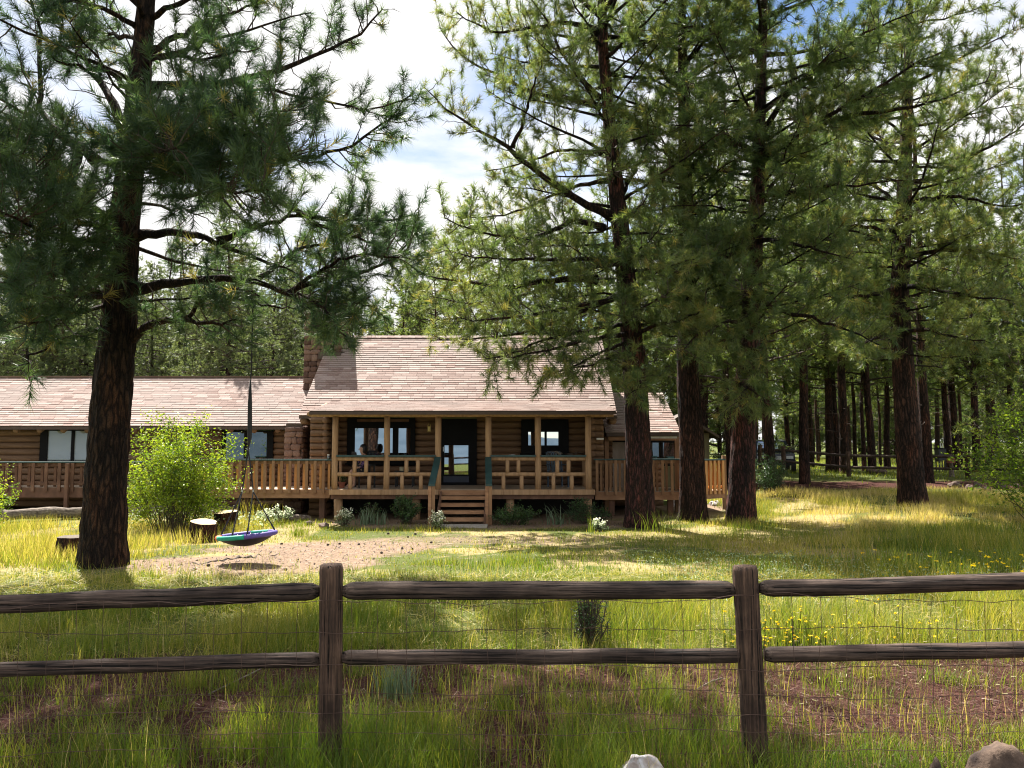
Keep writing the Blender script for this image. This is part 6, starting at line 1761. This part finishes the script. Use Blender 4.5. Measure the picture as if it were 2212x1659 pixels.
j = thing('jar', 'small white-topped jar on the green rail cap left of the porch post', 'jar', (px(711, 21.35), 21.37, FLOOR - .02 + .83))
MB().lathe([(0.001, 0), (.035, 0), (.04, .02), (.04, .08), (.03, .10), (0.001, .10)], 12).build('glass', M['glass_dim'], j, smooth=True)
MB().lathe([(0.001, .101), (.036, .101), (.036, .135), (0.001, .137)], 12).build('lid', M['white'], j)

# ------------------------------------------------------------------ vehicle and yard fittings among the far trees
VY = 37.5
vx = px(1672, VY)
car = thing('parked_car', 'dark parked car half hidden by trunks and the far fence', 'car', (vx, VY, float(gz(vx, VY))), R(-12))
prof = [(0, .42), (0, .85), (.08, .98), (1.15, 1.06), (1.75, 1.62), (3.3, 1.68), (4.1, 1.6), (4.45, 1.05), (4.55, .8), (4.55, .42)]
def hull(prof, w, inset):
    P0 = [(-w / 2 + inset(z), y, z) for y, z in prof]; P1 = [(w / 2 - inset(z), y, z) for y, z in prof]
    n = len(prof)
    mb = MB(); mb.add(P0 + P1, [(i, (i + 1) % n, n + (i + 1) % n, n + i) for i in range(n)])
    for off in (0, n):
        cidx = [off + i for i in range(n)]
        mb.f.setdefault(3, [])
    mb.add(P0 + [(-w / 2 + .03, 2.2, .8)], [(n, (i + 1) % n, i) for i in range(n)])
    mb.add(P1 + [(w / 2 - .03, 2.2, .8)], [(n, i, (i + 1) % n) for i in range(n)])
    return mb
hull(prof, 1.85, lambda z: 0.0 if z < 1.0 else 0.2 * (z - 1.0) / .65).build('body', M['car'], car)
MB().hexa([(-.70, 1.20, 1.13), (.70, 1.20, 1.13), (.60, 1.66, 1.555), (-.60, 1.66, 1.555), (-.72, 1.17, 1.14), (.72, 1.17, 1.14), (.62, 1.63, 1.57), (-.62, 1.63, 1.57)]).build('windshield', M['glass'], car)
for s_ in (-1, 1):
    MB().box(s_ * .68 - .16, s_ * .68 + .16, -.03, .02, .74, .88).build('headlight', M['steel'], car)
    MB().hexa([(s_ * .79, 1.9, 1.12), (s_ * .93, 1.5, 1.12), (s_ * .93, 3.9, 1.12), (s_ * .79, 3.9, 1.12), (s_ * .72, 2.0, 1.55), (s_ * .80, 2.0, 1.5), (s_ * .80, 3.8, 1.5), (s_ * .72, 3.8, 1.55)]).build('side_window', M['glass_dim'], car)
    MB().box(s_ * 1.0 - .1, s_ * 1.0 + .1, 1.25, 1.4, 1.08, 1.22).build('mirror', M['car'], car)
    for y in (.85, 3.7):
        w_ = MB().tube([(s_ * .93 - .11, y, .36), (s_ * .93 + .11, y, .36)], .36, 20).build('wheel', M['tyre'], car)
        MB().tube([(s_ * .93 - .112, y, .36), (s_ * .93 + .115, y, .36)], .2, 14).build('rim', M['steel'], w_)
MB().box(-.45, .45, -.035, .01, .62, .86).build('grille', M['chrome'], car)
MB().box(-.9, .9, -.06, .05, .42, .58).build('bumper', M['tyre'], car)
gx_ = px(2028, 40); gg = float(gz(gx_, 40))
gr = thing('smoker_grill', 'small dark smoker with pale pipes seen beyond the far fence', 'grill', (gx_, 40, gg))
MB().box(-.2, .2, -.2, .2, .62, 1.22).build('firebox', M['chair'], gr)
MB().box(-.26, .26, -.24, .24, 1.223, 1.27).build('lid', M['black'], gr)
for s_ in (.02, .13): MB().tube([(s_, 0, 1.272), (s_, 0, 1.5)], .028, 10).build('pipe', M['white'], gr)
for sx in (-1, 1):
    for sy in (-1, 1): MB().box(sx * .16 - .02, sx * .16 + .02, sy * .16 - .02, sy * .16 + .02, 0, .62).build('leg', M['chair'], gr)
gx_ = px(2050, 34.6); gg = float(gz(gx_, 34.6))
bd = thing('bird_feeder', 'short pale post with a red-brown box just behind the far fence', 'post', (gx_, 34.6, gg))
MB().tube([(0, 0, -.1), (0.01, 0, .4), (0, 0, .62)], [.13, .085, .075], 12).build('post', M['bark2'], bd)
MB().box(-.13, .13, -.12, .12, .622, .88).build('box', M['terracotta'], bd)
MB().hexa([(-.17, -.16, .882), (.17, -.16, .882), (.17, .16, .882), (-.17, .16, .882), (-.02, -.16, 1.0), (.02, -.16, 1.0), (.02, .16, 1.0), (-.02, .16, 1.0)]).build('roof', M['fascia'], bd)

# ------------------------------------------------------------------ grass, litter, flowers (nobody could count these)
def scatter(n, y0, y1, k=0.74, pw=1.0):
    y = np.sqrt(RNG.uniform(y0 ** 2, y1 ** 2, n)) if pw == 1 else y0 + (y1 - y0) * RNG.random(n)
    x = RNG.uniform(-1, 1, n) * y * k
    return x, y
def in_house(x, y):
    return ((y > 20.6) & (x > -19) & (x < 6.3)) | ((y > 19.6) & (x > stx0 - .1) & (x < stx1 + .1))
def grass(name, label, n, y0, y1, hfun, dfun, tfun, w, segs, bend=(0.2, 0.9), tv=.12):
    x, y = scatter(n, y0, y1)
    d = dfun(x, y)
    keep = (RNG.random(n) < d) & ~in_house(x, y)
    x, y = x[keep], y[keep]
    z = gz(x, y) - 0.01
    H = hfun(x, y) * RNG.uniform(0.5, 1.15, len(x))
    V, F, T = blades(np.stack([x, y, z], -1), H, np.full(len(x), w) * RNG.uniform(.7, 1.3, len(x)), RNG.uniform(bend[0], bend[1], len(x)), np.clip(tfun(x, y) + RNG.normal(0, tv, len(x)), 0, 1), RNG, segs)
    o = link(name, make_mesh(name, V, F, tint=T), M['grass'], kind='stuff')
    o['label'] = label; o['category'] = 'grass'
    print(name, len(x))
    return o
def clump(x, y, sc, sd, lo=.42, hi=.62): return sstep(lo, hi, fbm(x * sc, y * sc, sd, 3))
def blob(x, y, cx, cy, rx, ry): return np.exp(-(((x - cx) / rx) ** 2 + ((y - cy) / ry) ** 2))
def dmask(x, y):
    di, li, stw, rd = soil(x, y); return di, li, stw, rd
def near_d(x, y):
    di, li, stw, rd = dmask(x, y)
    c = clump(x, y, 2.0, 51, .50, .60)
    band = sstep(4.3, 4.9, y)
    return np.clip(c * (1 - .88 * li * band) * (1 - .45 * band) + .03 + (.08 + .45 * clump(x, y, 1.4, 57, .42, .58)) * (1 - band), 0, 1)
def near_t(x, y):
    return np.clip(.30 + .42 * (fbm(x * 1.1, y * 1.1, 61) - .5) + .12 * sstep(4.2, 5.0, y), 0, 1)
grass('grass', 'sparse green grass growing in reddish litter around the near fence', 120000, 2.5, 6.9, lambda x, y: .09 + .17 * clump(x, y, .9, 71) + .05 * (1 - sstep(4.2, 4.9, y)), near_d, near_t, .0042, 3)
def mid_d(x, y):
    di, li, stw, rd = dmask(x, y)
    return np.clip((.16 + .84 * clump(x, y, 1.3, 53, .40, .56)) * (1 - .8 * di) * sstep(5.9, 6.7, y), 0, 1)
def mid_h(x, y):
    left = sstep(0, -3, x) 
    return (.20 + .16 * clump(x, y, .6, 73)) * (1 - .35 * left) * (1 - .62 * sstep(8.0, 10.5, y) * (1 - sstep(2.5, 5.0, x))) * (1 - .5 * sstep(8, 10, y))
def mid_t(x, y):
    t = .47 + .55 * (fbm(x * .9, y * .9, 63) - .5) + .12 * sstep(9, 11, y) * (1 - sstep(-5, -2, x))
    return t - .12 * blob(x, y, 2.2, 9.4, 2.2, 1.6)
grass('grass', 'dense green grass behind the near fence', 105000, 5.8, 10.8, mid_h, mid_d, mid_t, .0062, 2)
grass('grass', 'scattered dry stalks standing among the green grass', 5200, 3.2, 11, lambda x, y: .34 + 0 * x, lambda x, y: .2 + .8 * clump(x, y, .7, 91), lambda x, y: .86 + 0 * x, .0035, 3, (.1, .7))
def lawn_d(x, y):
    di, li, stw, rd = dmask(x, y)
    c = clump(x, y, .9, 55, .40, .58)
    path = 1 - .75 * blob(x, y, -1.0, 16.5, 3.5, 2.0)
    return np.clip((.14 + .86 * c) * (1 - .9 * di) * path * (1 - .9 * rd), 0, 1)
def lawn_h(x, y):
    h = .08 + .10 * clump(x, y, .5, 75)
    h = h + .26 * sstep(4.2, 6.2, x) * sstep(9, 11, y) * (1 - sstep(25, 29, y)) * (.3 + .7 * clump(x, y, .45, 77))
    h = h + .26 * sstep(-5.6, -6.6, x) * sstep(11.5, 13, y) * (1 - sstep(19.5, 21, y))
    return h * (1 - .45 * blob(x, y, 6.6, 20.0, 1.8, 1.6)) * (1 - .7 * blob(x, y, -5.4, 13.3, .9, 1.6)) * (1 - .6 * blob(x, y, -8.5, 17.2, 3.5, .9))
def lawn_t(x, y):
    t = .42 + .3 * (fbm(x * .5, y * .5, 65) - .5)
    t = t + .28 * sstep(-5.4, -6.6, x) * sstep(11, 13, y)
    t = t + .30 * sstep(3.6, 5.2, x) * sstep(11, 14, y) * clump(x, y, .35, 67, .35, .55) + .22 * sstep(6, 8, x) * sstep(15, 19, y)
    t = t + .2 * blob(x, y, -1.5, 15.5, 3.5, 2.6) - .42 * blob(x, y, 9.4, 16.5, 1.8, 1.2) - .35 * blob(x, y, 6.6, 12.6, 1.0, .8) - .2 * blob(x, y, 1.6, 12, 1.6, 1.0)
    return t
grass('grass', 'sunlit lawn and long yellow grass between the near fence and the cabin', 250000, 10.0, 29.0, lawn_h, lawn_d, lawn_t, .012, 1, tv=.17)
grass('grass', 'pale grass of the meadow among the woods', 60000, 29, 75, lambda x, y: .22 + 0 * x, lambda x, y: sstep(3, 6, x) * (1 - .85 * dmask(x, y)[3]), lambda x, y: .5 + .3 * (fbm(x * .3, y * .3, 69) - .5), .035, 1)
# separate lush clumps in the litter by the fence
rgk = np.random.default_rng(77)
P_, H_, T_ = [], [], []
for k in range(170):
    y = math.sqrt(rgk.uniform(3.2 ** 2, 6.9 ** 2)); x = rgk.uniform(-1, 1) * y * .7
    n = int(rgk.uniform(35, 120)); sp = rgk.uniform(.04, .15); h = rgk.uniform(.10, .26); t = rgk.uniform(.28, .56)
    xy = np.c_[rgk.normal(x, sp, n), rgk.normal(y, sp * .8, n)]
    P_.append(np.c_[xy, gz(xy[:, 0], xy[:, 1]) - .01]); H_.append(h * rgk.uniform(.5, 1.2, n)); T_.append(np.clip(rgk.normal(t, .09, n), 0, 1))
P_ = np.concatenate(P_); H_ = np.concatenate(H_); T_ = np.concatenate(T_)
V, F, T = blades(P_, H_, rgk.uniform(.003, .006, len(P_)), rgk.uniform(.2, 1.3, len(P_)), T_, rgk, 3)
o = link('grass', make_mesh('grass', V, F, tint=T), M['grass'], kind='stuff'); o['label'] = 'bright grass clumps dotted over the dark litter by the near fence'; o['category'] = 'grass'
# cinders and clods on the bare soil
def clods(n, x, y, smin, smax, mat, label):
    s_ = rgk.uniform(smin, smax, n)[:, None, None] * rgk.uniform(.6, 1.2, (n, 6, 1))
    D = np.array([[1, 0, 0], [-1, 0, 0], [0, 1, 0], [0, -1, 0], [0, 0, .8], [0, 0, -.8]])[None] + rgk.normal(0, .22, (n, 6, 3))
    V = D * s_ + np.stack([x, y, gz(x, y)], -1)[:, None]
    f = np.array([[0, 2, 4], [2, 1, 4], [1, 3, 4], [3, 0, 4], [2, 0, 5], [1, 2, 5], [3, 1, 5], [0, 3, 5]])
    F = (np.arange(n)[:, None, None] * 6 + f).reshape(-1, 3)
    o = link('cinders', make_mesh('cinders', V.reshape(-1, 3), [F]), M[mat], kind='stuff'); o['label'] = label; o['category'] = 'gravel'
x, y = scatter(9000, 3.6, 7.2); k_ = RNG.random(len(x)) < dmask(x, y)[1]; x, y = x[k_], y[k_]
clods(len(x), x, y, .004, .016, 'cinder', 'dark red cinders and clods on the soil by the fence')
x, y = scatter(9000, 9.5, 21); k_ = (RNG.random(len(x)) < dmask(x, y)[0]) & ~in_house(x, y); x, y = x[k_], y[k_]
clods(len(x), x, y, .006, .028, 'bark2', 'small clods and stones on the bare yard')
# white seed heads on thin stalks, right of the right post
rgs = np.random.default_rng(12)
n = 260
x = rgs.uniform(1.5, 4.0, n); y = rgs.uniform(4.2, 6.2, n); z = gz(x, y); H = rgs.uniform(.22, .46, n)
keep = fbm(x * 1.5, y * 1.5, 5) > .42; x, y, z, H = x[keep], y[keep], z[keep], H[keep]; n = len(x)
top_ = np.stack([x + rgs.normal(0, .05, n), y + rgs.normal(0, .03, n), z + H], -1)
V1, F1 = prisms(np.stack([x, y, z], -1), top_, np.full(n, .0012), np.full(n, .0008))
d = unit(rgs.normal(0, 1, (n, 3)) * np.array([1, .6, .25]))
V2, F2 = prisms(top_, top_ + d * .024, np.full(n, .0027), np.full(n, .002), 5)
o = link('seed_heads', make_mesh('seed_heads', np.vstack([V1, V2]), [F1, F2 + len(V1)], tint=np.r_[np.full(len(V1), .1), np.full(len(V2), .9)]), M['seed'], kind='stuff')
o['label'] = 'pale seed heads on thin stalks right of the right fence post'; o['category'] = 'grass'
# yellow flowers
def flowers(n, fx, label, sz):
    P = fx(n); rg = np.random.default_rng(n)
    P = np.c_[P, gz(P[:, 0], P[:, 1])]
    H = rg.uniform(.12, .32, n); top = P + UP * H[:, None]
    V1, F1 = prisms(P, top, np.full(n, .003), np.full(n, .002))
    V2, F2, T2 = leaf_cloud(np.repeat(top, 5, 0), sz, rg, rg.random(n * 5), .9, 1)
    th = thing('yellow_wildflowers', label, 'flowers', (0, 0, 0)); th['kind'] = 'stuff'
    link('stalks', make_mesh('stalks', V1, [F1]), M['leaf_dark'], th, kind='stuff')
    link('petals', make_mesh('petals', V2, [F2], tint=T2), M['flower'], th, kind='stuff')
rgf = np.random.default_rng(2)
flowers(90, lambda n: np.stack([rgf.uniform(5.2, 8.2, n), rgf.uniform(8.6, 11.8, n)], -1), 'yellow wildflowers scattered in the grass at the right edge', .03)
flowers(70, lambda n: np.stack([rgf.normal(2.15, .2, n), rgf.normal(6.35, .15, n)], -1), 'patch of small yellow flowers behind the right fence post', .016)
flowers(22, lambda n: np.stack([rgf.uniform(2.0, 3.6, n), rgf.uniform(6.0, 7.5, n)], -1), 'loose yellow wildflowers behind the right rails', .018)
# low white-green ground plants along the fallen log and in the bed
n = 900
x = rgf.uniform(-10.5, -6.0, n); y = rgf.uniform(18.6, 20.6, n)
V, F, T = leaf_cloud(np.stack([x, y, gz(x, y) + rgf.uniform(.03, .32, n)], -1), .075, rgf, rgf.uniform(.1, .8, n), .6)
o = link('ground_cover', make_mesh('ground_cover', V, [F], tint=T), M['leaf_pale'], kind='stuff'); o['label'] = 'low pale leafy plants behind the fallen log'; o['category'] = 'ground cover'
n = 9000
x, y = scatter(n, 8.2, 13.5); k_ = (x > 1.2 + 1.2 * fbm(x, y, 3)) ; x, y = x[k_], y[k_]; n = len(x)
V, F, T = leaf_cloud(np.stack([x, y, gz(x, y) + RNG.uniform(.01, .13, n)], -1), .035, RNG, RNG.uniform(0, .55, n), .6)
o = link('ground_cover', make_mesh('ground_cover', V, [F], tint=T), M['leaf_pale'], kind='stuff'); o['label'] = 'low clover-like plants in the grass at the right'; o['category'] = 'ground cover'
# fallen needles, straw and twigs on the ground
n = 42000
x, y = scatter(n, 3.4, 7.2); li = dmask(x, y)[1]; k_ = RNG.random(n) < .25 + .75 * li; x, y = x[k_], y[k_]; n = len(x)
a = RNG.random(n) * 6.28; L = RNG.uniform(.03, .14, n)
p0 = np.stack([x, y, gz(x, y) + RNG.uniform(.001, .02, n)], -1); p1 = p0 + np.stack([np.cos(a) * L, np.sin(a) * L, RNG.uniform(-.006, .025, n)], -1)
sd = np.stack([-np.sin(a), np.cos(a), RNG.uniform(-.5, .5, n)], -1) * (RNG.uniform(.0009, .0022, n))[:, None]
V = np.stack([p0 - sd, p0 + sd, p1], 1).reshape(-1, 3)
o = link('needle_litter', make_mesh('needle_litter', V, [np.arange(3 * n).reshape(-1, 3)], tint=np.repeat(np.clip(RNG.normal(.22, .26, n), 0, 1), 3)), M['litter'], kind='stuff')
o['label'] = 'fallen pine needles and straw on the ground by the fence'; o['category'] = 'litter'
n = 40000
x, y = scatter(n, 9.5, 21); di = dmask(x, y)[0]; k_ = (RNG.random(n) < .2 + .6 * di) & ~in_house(x, y); x, y = x[k_], y[k_]; n = len(x)
a = RNG.random(n) * 6.28; L = RNG.uniform(.06, .2, n)
p0 = np.stack([x, y, gz(x, y) + RNG.uniform(.002, .02, n)], -1); p1 = p0 + np.stack([np.cos(a) * L, np.sin(a) * L, RNG.uniform(-.006, .02, n)], -1)
sd = np.stack([-np.sin(a), np.cos(a), RNG.uniform(-.5, .5, n)], -1) * (RNG.uniform(.003, .006, n))[:, None]
V = np.stack([p0 - sd, p0 + sd, p1], 1).reshape(-1, 3)
o = link('needle_litter', make_mesh('needle_litter', V, [np.arange(3 * n).reshape(-1, 3)], tint=np.repeat(np.clip(RNG.normal(.6, .28, n), 0, 1), 3)), M['litter'], kind='stuff')
o['label'] = 'dry straw and needles lying on the bare yard'; o['category'] = 'litter'
n = 24000
x, y = scatter(n, 6.2, 11)
a = RNG.random(n) * 6.28; L = RNG.uniform(.08, .26, n)
p0 = np.stack([x, y, gz(x, y) + RNG.uniform(.002, .05, n)], -1); p1 = p0 + np.stack([np.cos(a) * L, np.sin(a) * L, RNG.uniform(-.02, .08, n)], -1)
sd = np.stack([-np.sin(a), np.cos(a), RNG.uniform(-.5, .5, n)], -1) * (RNG.uniform(.0015, .004, n))[:, None]
V = np.stack([p0 - sd, p0 + sd, p1], 1).reshape(-1, 3)
o = link('thatch', make_mesh('thatch', V, [np.arange(3 * n).reshape(-1, 3)], tint=np.repeat(np.clip(RNG.normal(.75, .14, n), 0, 1), 3)), M['grass'], kind='stuff')
o['label'] = 'matted dry thatch lying under the green grass'; o['category'] = 'grass'
# a few fallen sticks
for k, (u0, v0, u1, v1, r_, lab) in enumerate(((450, 1505, 660, 1410, .006, 'long thin fallen stick slanting up in the litter left of the left post'), (1560, 1470, 1500, 1500, .006, 'thin fallen stick in the red litter near the right post'))):
    a = ground_at(u0, v0); b = ground_at(u1, v1); a[2] += r_ + .01; b[2] += r_ + .02
    o = MB().tube([a, (a + b) / 2 + np.array([.02, 0, .02]), b], [r_, r_ * .8, r_ * .4], 6).build('fallen_stick', M['bark2'])
    tag(o, lab, 'stick')
rgr = np.random.default_rng(8)
pts = []
for k in range(26):
    f = k / 25
    u = 395 + (610 - 395) * f; v = 1222 - 26 * f + rgr.normal(0, 2.2)
    g = ground_at(u, v); pts.append((g[0], g[1], g[2] - .012 + rgr.normal(0, .006)))
o = MB().tube(pts, .032 * np.abs(np.sin(np.linspace(.25, 2.9, 26))) * rgr.uniform(.5, 1.3, 26) + .006, 7).build('eroded_edge', M['twig'], smooth=True)  # dark tube added to stand in for the ragged eroded edge
tag(o, 'dark ragged eroded edge in the bare dirt between the big pine and the swing', 'soil')
# pine cones on the bare yard
cone = MB(); cone.lathe([(0.001, 0), (.018, .008), (.026, .025), (.022, .042), (.012, .06), (.001, .066)], 9)
cm = cone.mesh('pine_cone', True)
rgc = np.random.default_rng(6)
for k in range(16):
    g = ground_at(rgc.uniform(420, 950), rgc.uniform(1150, 1235))
    o = link('pine_cone', cm, M['twig'], loc=(g[0], g[1], g[2] + .02), rot=(R(90), 0, rgc.uniform(0, 6)))
    tag(o, 'dark pine cone lying on the pale bare ground', 'pine cone', 'pine cones on the bare yard')

# ------------------------------------------------------------------ put every thing's empty at its own base
bpy.context.view_layer.update()
for o in list(scene.objects):
    if o.type == 'EMPTY' and o.parent is None and o.location.length < 1e-6:
        leaf = [c for c in o.children_recursive if c.type == 'MESH']
        if not leaf: continue
        lo = np.full(3, 1e9); hi = -lo
        for c in leaf:
            for k in c.bound_box:
                p = c.matrix_world @ Vector(k); lo = np.minimum(lo, p); hi = np.maximum(hi, p)
        tr = [c for c in o.children if c.name.split('.')[0] in ('trunk',)]
        if tr:
            bb = [tr[0].matrix_world @ Vector(k) for k in tr[0].bound_box]
            zmin = min(p.z for p in bb)
            vs = tr[0].data.vertices
            bx = (vs[0].co.x + vs[len(vs) // len(vs)].co.x) / 2
            b = Vector((sum(p.x for p in bb) / 8 if False else vs[0].co.x, vs[0].co.y, zmin + .08))
        else: b = Vector(((lo[0] + hi[0]) / 2, (lo[1] + hi[1]) / 2, lo[2]))
        o.location = b
        for c in o.children: c.location = c.location - b
